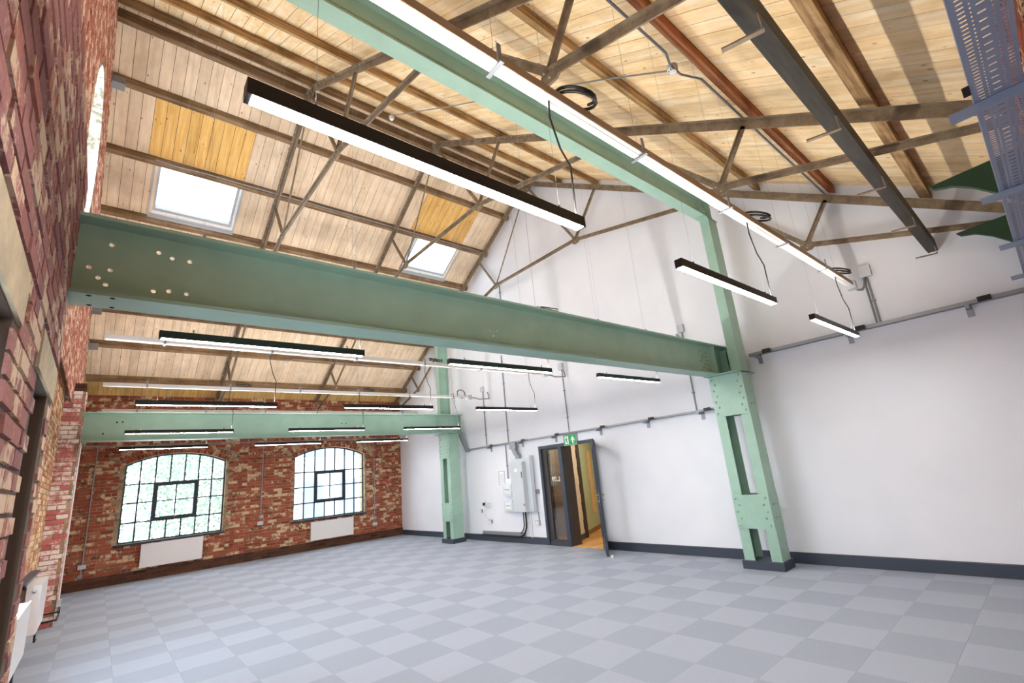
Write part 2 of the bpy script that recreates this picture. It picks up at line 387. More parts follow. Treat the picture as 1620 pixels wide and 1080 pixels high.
mb = MB(); lay(mb, brick_cells(-0.56, W, 0.225, roof(D), in_far), (0, D, 0), (1, 0, 0), (0, 0, 1), (0, -1, 0), 0.005)
for x0 in WINX:
    _, (cx, cz, r, a) = arch_pts(x0)
    for ring in range(2):
        nb = 32
        for i in range(nb):
            t = -a - .02 + (2 * a + .04) * (i + .5) / nb; rad = Vector((math.sin(t), 0, math.cos(t))); tan = Vector((math.cos(t), 0, -math.sin(t)))
            wd = (2 * a + .04) * (r + .06 + .115 * ring) / nb
            lay(mb, [(-wd / 2, wd / 2, 0.004, 0.112)], Vector((cx, D, cz)) + rad * (r + .115 * ring), tan, rad, (0, -1, 0), 0.005)
stuff(part('brick_facing', mb, M_brick_far, far))
mb = MB(); lay(mb, brick_cells(-0.56, W, 0.0, 0.225, lambda a, b: False), (0, D - 0.03, 0), (1, 0, 0), (0, 0, 1), (0, -1, 0), 0.006); mb.box(-.56, W, D - .03, D, 0, .222)
M_brick_dark = brickmat('dark_plinth_brick', [s(84, 58, 48), s(104, 70, 56), s(66, 48, 42)], s(150, 132, 116), 1.0, 1.2, 1.9)
stuff(part('brick_plinth', mb, M_brick_dark, far))

M_leaf = mat('tree_leaves', s(104, 124, 104), 0.7); M_pale = mat('pale_facade', s(158, 158, 162), 0.8)
def arched_window(x0, idx):
    rt = sroot('window_%d' % idx); y = D + 0.10
    _, (cx, cz, r, a) = arch_pts(x0)
    fr = MB(); outer = win_loop(x0); g = .035
    inner = [(x0 + g, ZS + g), (x0 + WW - g, ZS + g)]
    ai = math.asin((WW / 2 - g) / (r - g)); inner += [(cx + (r - g) * math.sin(ai - 2 * ai * i / 14), cz + (r - g) * math.cos(ai - 2 * ai * i / 14)) for i in range(15)]
    fr.slab([outer, inner[::-1]], (0, y, 0), (1, 0, 0), (0, 0, 1), (0, .05, 0)); frame = part('window_frame', fr, M_frame, rt)
    zs = [1.305, 1.755, 2.19]; col = [x0 + WW * i / 7 for i in range(1, 7)]
    topz = lambda x: cz + math.sqrt(max((r - .02) ** 2 - (x - cx) ** 2, 0))
    c0, c1 = col[1], col[4]
    def bar(x0_, x1_, z0_, z1_, nm='glazing_bar', yy=y): part(nm, MB().box(x0_, x1_, yy, yy + .035, z0_, z1_), M_frame, rt)
    for i, x in enumerate(col):
        if i in (2, 3): bar(x - .016, x + .016, ZS + .03, zs[0]); bar(x - .016, x + .016, zs[2], topz(x))
        else: bar(x - .016, x + .016, ZS + .03, topz(x))
    for k, z in enumerate(zs):
        bar(x0 + .03, c0, z - .016, z + .016); bar(c1, x0 + WW - .03, z - .016, z + .016)
    sash = MB()
    sash.slab([[(c0 - .02, zs[0] - .02), (c1 + .02, zs[0] - .02), (c1 + .02, zs[2] + .02), (c0 - .02, zs[2] + .02)], [(c0 + .075, zs[2] - .075), (c1 - .075, zs[2] - .075), (c1 - .075, zs[0] + .075), (c0 + .075, zs[0] + .075)]], (0, y - .025, 0), (1, 0, 0), (0, 0, 1), (0, .06, 0))
    sh = part('opening_sash', sash, M_frame, rt)
    part('glazing_bar', MB().box((c0 + c1) / 2 - .013, (c0 + c1) / 2 + .013, y - .02, y + .03, zs[0] + .07, zs[2] - .07), M_frame, sh)
    part('glazing_bar', MB().box(c0 + .07, c1 - .07, y - .02, y + .03, zs[1] - .013, zs[1] + .013), M_frame, sh)
    part('handle', MB().box((c0 + c1) / 2 - .012, (c0 + c1) / 2 + .012, y - .05, y - .025, zs[0] + .03, zs[0] + .12), M_chrome, sh)
    # panes, each its own
    cols = [x0 + .03] + col + [x0 + WW - .03]
    for i in range(7):
        a_, b_ = cols[i] + .011, cols[i + 1] - .011
        rows = [(ZS + .035, zs[0] - .011), (zs[0] + .011, zs[1] - .011), (zs[1] + .011, zs[2] - .011)]
        for k, (p, q) in enumerate(rows):
            if k and 2 <= i <= 4: continue
            part('pane', MB().box(a_, b_, y + .02, y + .026, p, q), M_glass, rt)
        n = 4; L = [(a_, zs[2] + .011), (b_, zs[2] + .011)] + [(b_ + (a_ - b_) * j / n, topz(b_ + (a_ - b_) * j / n)) for j in range(n + 1)]
        part('pane', MB().slab([L], (0, y + .02, 0), (1, 0, 0), (0, 0, 1), (0, .006, 0)), M_glass, rt)
    mx = (c0 + c1) / 2
    for a_, b_ in ((c0 + .075, mx - .013), (mx + .013, c1 - .075)):
        for p, q in ((zs[0] + .075, zs[1] - .013), (zs[1] + .013, zs[2] - .075)):
            part('pane', MB().box(a_, b_, y + .0, y + .006, p, q), M_glass, sh)
    part('window_sill', MB().box(x0 - .07, x0 + WW + .05, D - .045, y + .01, ZS - .045, ZS - .002), M_frame, rt)
arched_window(WINX[0], 1); arched_window(WINX[1], 2)

# ------------------------------------------------------------------ right (white) wall, pentagon gable
DY0, DY1, DZ = 6.48, 8.15, 2.14
pent = [(YN - .4, 0), (DY0, 0), (DY0, DZ), (DY1, DZ), (DY1, 0), (D + .4, 0), (D + .4, roof(D + .4)), (RY, RZ), (YN - .4, roof(YN - .4))]
wr = struct('wall_right', MB().slab([pent], (W, 0, 0), (0, 1, 0), (0, 0, 1), (0.3, 0, 0)), M_white)
# ------------------------------------------------------------------ near wall behind the camera
nz0, nz1 = 0.85, 3.05
loops = [[(-.9, 0), (W + .3, 0), (W + .3, roof(YN) + .05), (-.9, roof(YN) + .05)]] + [[(a, nz0), (a, nz1), (b, nz1), (b, nz0)] for a, b in NEARWIN]
wn = struct('wall_near', MB().slab(loops, (0, YN, 0), (1, 0, 0), (0, 0, 1), (0, -.35, 0)), M_mortar)
def in_near(x, z): return any(a - .01 < x < b + .01 and nz0 < z < nz1 for a, b in NEARWIN)
mb = MB(); lay(mb, brick_cells(-0.24, W, 0, roof(YN), in_near), (0, YN, 0), (1, 0, 0), (0, 0, 1), (0, 1, 0), 0.004); stuff(part('brick_facing', mb, M_brick_far, wn))
for k, (a, b) in enumerate(NEARWIN):
    rt = sroot('window_%d' % (3 + k)); y = YN - .2
    part('window_frame', MB().slab([[(a, nz0), (b, nz0), (b, nz1), (a, nz1)], [(a + .04, nz1 - .04), (b - .04, nz1 - .04), (b - .04, nz0 + .04), (a + .04, nz0 + .04)]], (0, y, 0), (1, 0, 0), (0, 0, 1), (0, -.05, 0)), M_frame, rt)
    for i in range(1, 6): part('glazing_bar', MB().box(a + (b - a) * i / 6 - .011, a + (b - a) * i / 6 + .011, y - .04, y, nz0 + .04, nz1 - .04), M_frame, rt)
    for i in range(1, 4): part('glazing_bar', MB().box(a + .04, b - .04, y - .04, y, nz0 + .5 * i - .011, nz0 + .5 * i + .011), M_frame, rt)
    part('pane', MB().box(a + .03, b - .03, y - .028, y - .022, nz0 + .03, nz1 - .03), M_glass, rt)

# ------------------------------------------------------------------ left wall: thick near part, bay wall, pier, gable
XS, ZT = -0.24, 3.52
sl = struct('wall_left', MB().slab([[(YN, 0), (3.50, 0), (3.50, ZT), (YN, ZT)], [(.3, .9), (.3, 2.2), (1.92, 2.2), (1.92, .9)], [(2.70, .9), (2.70, 2.2), (3.22, 2.2), (3.22, .9)]], (XS, 0, 0), (0, 1, 0), (0, 0, 1), (-0.31, 0, 0)), M_mortar_dark)
def in_sl(y, z):
    if .3 < y < 1.92 and .9 < z < 2.2 or 2.7 < y < 3.22 and .9 < z < 2.2: return True
    return (0.15 < y < 2.03 or 2.57 < y < 3.45) and 2.2 < z < 2.37
cells = brick_cells(YN, 3.50, 0, ZT, in_sl)
def vis_px(p):
    c = Vector(p) - EYE; d = c.dot(r2)
    if d < .05: return False
    u = 823.5 + 741 * c.dot(r0) / d; v = 547.9 + 741 * c.dot(r1) / d
    return -30 < u < 1650 and -30 < v < 1110
vc = [c for c in cells if vis_px((XS, (c[0] + c[1]) / 2, (c[2] + c[3]) / 2))]
vc.sort(key=lambda c: (Vector((XS, c[0], c[2])) - EYE).length)
ind = vc[:298]; key = set(ind)
brick_objects(ind, sl, M_brick_slab, (XS, 0, 0), (0, 1, 0), (0, 0, 1), (1, 0, 0))
mb = MB(); lay(mb, [c for c in cells if c not in key], (XS, 0, 0), (0, 1, 0), (0, 0, 1), (1, 0, 0)); stuff(part('brick_facing', mb, M_brick_slab, sl))
mb = MB(); lay(mb, brick_cells(XS - .30, XS, 0, ZT, lambda a, b: False), (0, 3.50, 0), (1, 0, 0), (0, 0, 1), (0, 1, 0)); stuff(part('brick_return', mb, M_brick_pier, sl))
part('lintel', MB().box(XS - .3, XS + .012, 0.16, 2.02, 2.205, 2.365), M_conc, sl)
part('lintel', MB().box(XS - .3, XS + .012, 2.58, 3.44, 2.205, 2.365), M_conc, sl)
for k, (a, b) in enumerate(((.3, 1.92), (2.70, 3.22))):
    rt = sroot('window_%d' % (6 + k)); x = XS - .10
    part('window_frame', MB().slab([[(a, .9), (b, .9), (b, 2.2), (a, 2.2)], [(a + .05, 2.15), (b - .05, 2.15), (b - .05, .95), (a + .05, .95)]], (x, 0, 0), (0, 1, 0), (0, 0, 1), (-.06, 0, 0)), M_frame, rt)
    part('opening_sash', MB().slab([[(a + .045, .945), (b - .045, .945), (b - .045, 2.155), (a + .045, 2.155)], [(a + .09, 2.11), (b - .09, 2.11), (b - .09, .99), (a + .09, .99)]], (x + .03, 0, 0), (0, 1, 0), (0, 0, 1), (-.05, 0, 0)), M_black, rt)
    part('pane', MB().box(x - .006, x, a + .08, b - .08, .98, 2.12), M_glass, rt)
    part('window_sill', MB().box(x, XS + .03, a, b, .86, .9), M_conc, rt)
# bay wall between the pier and the near part
XB = -0.60
bay = struct('wall_left_bay', MB().slab([[(3.5, 0), (D, 0), (D, 3.66), (3.5, 3.66)], [(5.3, .95), (5.3, 3.0), (7.9, 3.0), (7.9, .95)]], (XB, 0, 0), (0, 1, 0), (0, 0, 1), (-.35, 0, 0)), M_mortar)
mb = MB(); lay(mb, brick_cells(3.5, 10.93, 0, 3.66, lambda y, z: 5.3 < y < 7.9 and .95 < z < 3.0), (XB, 0, 0), (0, 1, 0), (0, 0, 1), (1, 0, 0)); stuff(part('brick_facing', mb, M_brick_bay, bay))
mb = MB(); lay(mb, brick_cells(11.5, D, 0, 3.66, lambda y, z: False), (XB + .18, 0, 0), (0, 1, 0), (0, 0, 1), (1, 0, 0)); mb.box(XB, XB + .18, 11.5, D, 0, 3.66); stuff(part('brick_facing', mb, M_brick_far, bay))
rt = sroot('window_8'); x = XB - .2  # window out of view, added to bring daylight onto the pier
part('window_frame', MB().slab([[(5.3, .95), (7.9, .95), (7.9, 3.0), (5.3, 3.0)], [(5.35, 2.95), (7.85, 2.95), (7.85, 1.0), (5.35, 1.0)]], (x, 0, 0), (0, 1, 0), (0, 0, 1), (-.05, 0, 0)), M_frame, rt)
for i in range(1, 6): part('glazing_bar', MB().box(x - .04, x, 5.3 + 2.6 * i / 6 - .011, 5.3 + 2.6 * i / 6 + .011, 1.0, 2.95), M_frame, rt)
part('pane', MB().box(x - .03, x - .024, 5.34, 7.86, .99, 2.96), M_glass, rt)
# pier
PX, PY = -0.335, 10.93
pier = solo('brick_pier', MB().box(XB, PX, PY, PY + .55, 0, 3.66), M_mortar, 'pink and white limewashed brick pier carrying the left end of the far green beam', 'pier')
pc = brick_cells(XB, PX, 0.0, 3.66, lambda a, b: False)
po = Vector((0, PY, 0)) - ORG[pier.name]
cache = {}
for a, b, z, zt in pc:
    k = (round(b - a, 3), random.randrange(3))
    if k not in cache:
        q = MB(); lay(q, [(0, b - a, 0, zt - z)], (0, 0, 0), (1, 0, 0), (0, 0, 1), (0, -1, 0), 0.006); cache[k] = q.mesh('brick', M_brick_pier)
    link('brick', cache[k], pier, po + Vector((a, 0, z)))
mb = MB(); lay(mb, brick_cells(PY, PY + .55, 0, 3.66, lambda a, b: False), (PX, 0, 0), (0, 1, 0), (0, 0, 1), (1, 0, 0)); stuff(part('brick_return', mb, M_brick_pier, pier))
mb = MB(); lay(mb, brick_cells(XB + .1, PX, 3.66, 3.81, lambda a, b: False), (0, PY + .03, 0), (1, 0, 0), (0, 0, 1), (0, -1, 0)); mb.box(XB + .1, PX - .004, PY + .034, PY + .5, 3.66, 3.81); part('pier_cap', mb, M_brick_dark, pier)
# gable above
XG = -0.50
gp = [(YN - .1, ZT), (3.5, ZT), (3.5, 3.66), (D, 3.66), (D, roof(D)), (RY, RZ), (YN - .1, roof(YN - .1))]
OC = (7.35, 6.22, 1.03)
gb = struct('wall_left_gable', MB().slab([gp, circ(*OC, 32, True)], (XG, 0, 0), (0, 1, 0), (0, 0, 1), (-.45, 0, 0)), M_mortar)
def in_gb(y, z): return math.hypot(y - OC[0], z - OC[1]) < OC[2] + .01 or z > roof(y) - .0 or (y < 3.5 and z < ZT)
mb = MB(); lay(mb, brick_cells(YN, D, 3.45, RZ, in_gb), (XG, 0, 0), (0, 1, 0), (0, 0, 1), (1, 0, 0)); stuff(part('brick_facing', mb, M_brick_gable, gb))
mb = MB(); n = 40
for i in range(n):
    a0, a1 = 2 * math.pi * i / n, 2 * math.pi * (i + 1) / n; R1, R2_ = OC[2], OC[2] - .012
    P = lambda a, R, x: (x, OC[0] + R * math.cos(a), OC[1] + R * math.sin(a))
    mb.add([P(a0, R2_, XG), P(a1, R2_, XG), P(a1, R2_, XG - .40), P(a0, R2_, XG - .40), P(a0, R1, XG), P(a1, R1, XG)], [(0, 1, 2, 3), (4, 5, 1, 0)])
part('plaster_reveal', mb, M_reveal, gb)
rt = sroot('window_9'); x = XG - .36
part('window_frame', MB().slab([circ(OC[0], OC[1], OC[2] - .012, 32), circ(OC[0], OC[1], OC[2] - .08, 32, True)], (x, 0, 0), (0, 1, 0), (0, 0, 1), (-.05, 0, 0)), M_whitep, rt)
part('pane', MB().slab([circ(OC[0], OC[1], OC[2] - .07, 32)], (x - .02, 0, 0), (0, 1, 0), (0, 0, 1), (-.006, 0, 0)), M_glass, rt)
for q in (-.35, 0, .35):
    h = math.sqrt((OC[2] - .05) ** 2 - q * q); part('glazing_bar', MB().box(x - .03, x, OC[0] + q - .012, OC[0] + q + .012, OC[1] - h, OC[1] + h), M_whitep, rt)

# ------------------------------------------------------------------ roof: deck, boards, skylights
ceil = sroot('ceiling')
thF = math.atan(SL); cs, sn = math.cos(thF), math.sin(thF)
# slope frame: s measured in y; position (x, y, roof(y)); normal up
def sl_box(mb, x0, x1, y0, y1, t0, t1):   # t = vertical offset below (negative) / above the board plane
    sgn = -1 if (y0 + y1) / 2 > RY else 1
    P = lambda x, y, t: (x, y, RZ + sgn * SL * (y - RY) + t)
    v = [P(x0, y0, t0), P(x1, y0, t0), P(x1, y1, t0), P(x0, y1, t0), P(x0, y0, t1), P(x1, y0, t1), P(x1, y1, t1), P(x0, y1, t1)]
    return mb.add(v, [(0, 3, 2, 1), (4, 5, 6, 7), (0, 1, 5, 4), (1, 2, 6, 5), (2, 3, 7, 6), (3, 0, 4, 7)])
SKY = [(0.19, 1.58, 9.55, 10.47), (5.46, 6.80, 9.55, 10.47)]
PAT = [(0.07, 1.573), (5.246, 6.749)]
deck = MB(); xs = [XG - .4, SKY[0][0], SKY[0][1], SKY[1][0], SKY[1][1], W + .3]
sl_box(deck, xs[0], xs[-1], RY, SKY[0][2], .03, .2); sl_box(deck, xs[0], xs[-1], SKY[0][3], D + .5, .03, .2)
for a, b in ((0, 1), (2, 3), (4, 5)): sl_box(deck, xs[a], xs[b], SKY[0][2], SKY[0][3], .03, .2)
sl_box(deck, xs[0], xs[-1], YN - .4, RY, .03, .2)
part('roof_deck', deck, M_deck, ceil)
BW = 0.167; bx = 0.07 - 4 * BW; segcache = {}
def board(x, y0, y1, m, w=BW):
    key = (round(y0, 2), round(y1, 2), m.name, round(w, 3))
    if key not in segcache:
        q = MB(); sl_box(q, 0.003, w - .003, y0, y1, 0.0, 0.028); segcache[key] = q.mesh('roof_board', m)
    link('roof_board', segcache[key], ceil, (x, 0, random.uniform(-.0025, .0025)))
nb = 0
while bx < W:
    xb = bx + BW; w = min(BW, W - bx)
    if w > .02:
        board(bx, YN, RY, M_board_near, w)
        mid = bx + w / 2; patch = any(a < mid < b for a, b in PAT); cut = any(a - .01 < mid < b + .01 for a, b, *_ in SKY)
        y = RY
        if patch: board(bx, RY, 8.45, M_board_far, w); board(bx, 8.454, 9.45, M_board_new, w); y = 9.454
        if cut: board(bx, y, SKY[0][2] - .03, M_board_far, w); y = SKY[0][3] + .03
        board(bx, y, 14.42, M_board_far, w); board(bx, 14.424, D, M_board_eave, w)
    bx += BW; nb += 1
def skylight(k, x0, x1, y0, y1):
    rt = sroot('window_%d' % (10 + k)); P = lambda g, t0, t1, m, nm: part(nm, _ring(x0, x1, y0, y1, g, t0, t1), m, rt)
    def _ring(x0, x1, y0, y1, g, t0, t1):
        q = MB(); sl_box(q, x0, x1, y0, y0 + g, t0, t1); sl_box(q, x0, x1, y1 - g, y1, t0, t1); sl_box(q, x0, x0 + g, y0 + g, y1 - g, t0, t1); sl_box(q, x1 - g, x1, y0 + g, y1 - g, t0, t1); return q
    part('window_trim', _ring(x0 - .03, x1 + .03, y0 - .03, y1 + .03, .03, -.02, .12), M_grey, rt)
    part('window_frame', _ring(x0, x1, y0, y1, .035, .0, .16), M_whitep, rt)
    part('sash', _ring(x0 + .04, x1 - .04, y0 + .035, y1 - .035, .045, .03, .1), M_grey, rt)
    q = MB(); sl_box(q, x0 + .08, x1 - .08, y0 + .07, y1 - .07, .06, .066); part('pane', q, M_glass, rt)
    q = MB(); sl_box(q, x0 - .02, x1 + .02, y1 + .03, y1 + .12, -.05, -.02); part('window_sill', q, M_grey, rt)
    portal(((x0 + x1) / 2, (y0 + y1) / 2 + .1, roof((y0 + y1) / 2) + .25), (-thF, 0, 0), x1 - x0, (y1 - y0) / cs)
for k, a in enumerate(SKY): skylight(k, *a)

# ------------------------------------------------------------------ purlins
def purlin(y, label, m, w=.075, h=.13, x0=XG, x1=W):
    mb = MB(); sgn = -1 if y > RY else 1
    zt = lambda yy: RZ + sgn * SL * (yy - RY) - .002
    for (a, b) in ((y - w / 2, y + w / 2),):
        v = [(x0, a, zt(a) - h), (x1, a, zt(a) - h), (x1, b, zt(b) - h), (x0, b, zt(b) - h), (x0, a, zt(a)), (x1, a, zt(a)), (x1, b, zt(b)), (x0, b, zt(b))]
        mb.add(v, [(0, 3, 2, 1), (4, 5, 6, 7), (0, 1, 5, 4), (1, 2, 6, 5), (2, 3, 7, 6), (3, 0, 4, 7)])
    return solo('purlin', mb, m, label, 'purlin', 'purlins under the roof boards')
purlin(7.62, 'dark brown ridge timber on the skylight side of the roof ridge', M_purlin_far, .06, .17)
purlin(7.30, 'dark brown ridge timber on the near side of the roof ridge', M_purlin_far, .06, .17)
for y, lab in ((8.45, 'thin timber purlin just above the yellow board patches'), (9.49, 'thin timber purlin between the yellow patches and the skylights'),
               (10.55, 'timber purlin along the bottom edge of the skylights'), (11.6, 'timber purlin hidden mostly behind the near green beam'),
               (12.6, 'timber purlin peeping out just under the left end of the near green beam'), (13.5, 'timber purlin seen halfway down the boards below the near green beam'),
               (14.47, 'lowest timber purlin, where the pale boards turn olive yellow')):
    purlin(y, lab, M_purlin_far, .07, .11)
for y, lab, mm in ((6.45, 'brown purlin nearest the ridge on the near slope', M_purlin), (5.43, 'second brown purlin down from the ridge on the near slope', M_purlin), (4.41, 'brown purlin just left of the high green beam', M_purlin),
               (2.33, 'rust-stained brown purlin right of the high green beam', M_purlin), (1.38, 'red-stained purlin beside the round smoke detector', M_purlin_rust)):
    purlin(y, lab, mm, .085, .13)
purlin(3.39, 'brown purlin hidden behind the high green beam', M_purlin, .085, .13)
purlin(0.45, 'heavy purlin nearest the perforated tray, dark on one side', M_purlin, .11, .17)
for y in (8.45, 12.6, 13.5):
    z = roof(y) - .14
    solo('purlin_shoe', MB().box(XG, XG + .17, y - .09, y + .09, z - .05, z + .06).box(XG, XG + .02, y - .12, y + .12, z - .1, z + .1), M_galv,
         {8.45: 'grey steel shoe holding the purlin end high on the brick gable', 12.6: 'small grey steel shoe just below the left end of the near green beam', 13.5: 'grey steel shoe on a purlin end beside the orange brick'}[y], 'bracket', 'steel purlin shoes')

# ------------------------------------------------------------------ roof trusses
def truss(X, label):
    t = thing('roof_truss', label, 'truss', (X, YN, 4.0), 'steel roof trusses')
    P = lambda y, z: (X, y, z)
    Rg = P(RY, 8.70)
    def ang(name, p, q, w=.09, h=.07, up=(0, 0, 1)):
        mb = MB(); mb.bar(p, q, w, .009, up, h / 2); mb.bar(p, q, .012, h, up); return part(name, mb, M_steel, t)
    nr = ang('rafter', Rg, P(YN + .02, 8.70 - .615 * (RY - YN)), .11, .10); fr = ang('rafter', Rg, P(15.0, 8.70 - .588 * 7.53), .11, .10)
    A, Mn = P(6.1, 6.48), P(9.0, 6.46)
    ang('tie', P(3.02, 5.83), A, .08, .06); ang('tie', A, Mn, .08, .06); ang('tie', Mn, P(11.44, 5.83), .08, .06)
    ang('strut', A, P(5.38, 7.38), .06, .05); ang('strut', Mn, P(9.65, 7.38), .06, .05)
    ang('strut', A, P(RY, 8.62), .055, .05); part('tie_rod', MB().cyl(Mn, P(RY, 8.62), .016, 8), M_steel, t)
    Nn, Nf = P(1.82, 4.42), P(13.38, 4.47)
    ang('tie', Nn, P(YN + .02, 3.78), .08, .06); ang('tie', Nf, P(14.98, 3.98), .06, .05)
    ang('strut', Nn, P(1.45, 4.97), .06, .05); ang('strut', Nf, P(13.8, 4.98), .06, .05)
    ang('strut', Nn, P(2.98, 5.73), .08, .06); ang('strut', Nf, P(11.46, 5.73), .05, .05)
    for c, sz in ((A, .11), (Mn, .10), (Nn, .10), (Nf, .09), (P(RY, 8.58), .17)):
        mb = MB().slab([[(-sz, -.4 * sz), (-.5 * sz, -.8 * sz), (.5 * sz, -.8 * sz), (sz, -.2 * sz), (.6 * sz, .8 * sz), (-.6 * sz, .8 * sz)]], (X - .012, c[1], c[2]), (0, 1, 0), (0, 0, 1), (.024, 0, 0))
        g = part('gusset_plate', mb, M_steel, t)
    rv = MB()
    for sgn, sl_, y1 in ((-1, .615, 3.4), (1, .588, 14.8)):
        k = 0; y = RY + sgn * .25
        while (y - y1) * sgn < 0:
            z = 8.70 - sl_ * abs(y - RY)
            for e in (-.035, .035): rv.ball((X + e, y + (0.04 if e > 0 else 0), z + .04), .010, 5)
            y += sgn * .17
    for c in (A, Mn, Nn):
        for dy, dz in ((-.05, .02), (.05, .03), (0, -.04), (0, .05)): rv.cyl((X - .022, c[1] + dy, c[2] + dz), (X + .022, c[1] + dy, c[2] + dz), .010, 6)
    stuff(part('rivets', rv, mat('zinc_rivets', s(190, 180, 165), .4, .3), t))
    return t
truss(2.2, 'leftmost brown-grey steel roof truss, crossing behind the long nearest light')
truss(4.83, 'middle brown-grey steel roof truss, between the two skylights')
truss(7.47, 'brown-grey steel roof truss standing against the white gable wall')

# ------------------------------------------------------------------ green beams
def ibeam(mb, x0, x1, yc, wf, z0, z1, tf=.022, tw=.014, web=True):
    mb.box(x0, x1, yc - wf / 2, yc + wf / 2, z0, z0 + tf); mb.box(x0, x1, yc - wf / 2, yc + wf / 2, z1 - tf, z1)
    if web: mb.box(x0, x1, yc - tw / 2, yc + tw / 2, z0 + tf, z1 - tf)
    return mb
YB = 3.395
holes = [(-0.086, 3.137), (0.134, 3.142), (0.202, 3.12), (0.293, 3.118), (-0.17, 2.978), (-0.078, 2.978), (-0.125, 2.922), (-0.089, 2.885), (0.128, 2.886), (0.202, 2.899), (0.292, 2.897)]
sm = [(2.685, 2.965), (2.773, 2.97), (2.729, 2.917), (3.148, 3.097), (3.136, 2.887), (3.785, 2.834), (3.948, 2.836), (4.131, 2.881), (4.204, 2.875), (5.546, 2.961), (5.638, 2.963), (5.592, 2.912)]
bm = thing('steel_beam', 'large sage green steel beam crossing the middle of the room above head height', 'beam', (XS, YB, 2.78), 'sage green steel beams')
part('top_flange', MB().box(XS - .02, W - .02, YB - .115, YB + .115, 3.238, 3.26), M_green, bm)
part('bottom_flange', MB().box(XS - .02, W - .02, YB - .115, YB + .115, 2.78, 2.802), M_green, bm)
part('web', MB().slab([[(XS - .02, 2.802), (W - .02, 2.802), (W - .02, 3.238), (XS - .02, 3.238)]] + [circ(x, z, .013, 10, True) for x, z in holes] + [circ(x, z, .011 if i > 8 else .008, 8, True) for i, (x, z) in enumerate(sm)], (0, YB - .007, 0), (1, 0, 0), (0, 0, 1), (0, .014, 0)), M_green, bm)
mb = MB()
for x, y in ((-0.15, 3.31), (-0.05, 3.31), (-0.15, 3.475), (-0.05, 3.475)): mb.cyl((x, y, 2.7785), (x, y, 2.781), .012, 10)
part('bolt_hole', mb, M_hole, bm)
mb = MB()
for x, z in [(6.72 + .045 * (i % 3), 2.84 + .05 * i) for i in range(7)] + [(6.9, 2.83 + .06 * i) for i in range(6)]: mb.cyl((x, YB - .03, z), (x, YB, z), .011, 6)
for x in (6.75, 6.88, 7.0): mb.box(x, x + .012, YB - .11, YB - .007, 2.802, 3.238) if x > 6.99 else None
part('stiffener', mb, M_green, bm)
bf = thing('steel_beam', 'sage green steel beam at the far end above the two arched windows', 'beam', (PX, 11.1, 2.815), 'sage green steel beams')
part('top_flange', MB().box(PX - .05, 7.5, 10.985, 11.215, 3.295, 3.32), M_green, bf); part('bottom_flange', MB().box(PX - .05, 7.5, 10.985, 11.215, 2.815, 2.838), M_green, bf)
part('web', MB().box(PX - .05, 7.5, 11.09, 11.105, 2.838, 3.295), M_green, bf)
mb = MB().box(6.75, 6.762, 10.99, 11.09, 2.838, 3.295).box(7.35, 7.362, 10.99, 11.09, 2.838, 3.295)
for x in (6.9, 7.0, 7.1, 7.2): mb.box(x, x + .05, 10.97, 11.0, 2.80, 2.815)
part('stiffener', mb, M_green, bf)
mb = MB()
for x, z in ((0.12, 3.15), (0.2, 3.155), (-0.05, 2.95), (0.4, 3.0), (4.15, 3.1), (4.25, 3.1)): mb.cyl((x, 11.088, z), (x, 11.0905, z), .014, 8)
part('bolt_hole', mb, M_hole, bf)
bu = thing('steel_beam', 'high sage green steel beam running up to the ceiling at the top centre', 'beam', (XG, 3.07, 5.37), 'sage green steel beams')
part('top_flange', MB().box(XG - .02, 7.25, 2.985, 3.155, 5.68, 5.70), M_green, bu); part('bottom_flange', MB().box(XG - .02, 7.25, 2.985, 3.155, 5.37, 5.39), M_green, bu)
part('web', MB().box(XG - .02, 7.25, 3.064, 3.076, 5.39, 5.68), M_green, bu)
mb = MB().box(7.24, 7.255, 2.985, 3.155, 5.37, 5.7)
part('end_plate', mb, M_green, bu)
mb = MB()
for i in range(5):
    for x in (6.93, 7.0, 7.15, 7.2): mb.ball((x, 3.055, 5.42 + .055 * i), .016, 6)
for x in (1.45, 1.55, 2.95, 3.05, 4.3, 4.4): mb.ball((x, 3.01, 5.71), .012, 6)
stuff(part('rivets', mb, M_green, bu))
solo('timber_plate', MB().box(XG, 7.2, 3.0, 3.12, 5.70, 5.78), M_purlin, 'brown timber plate lying on top of the high green beam', 'timber')

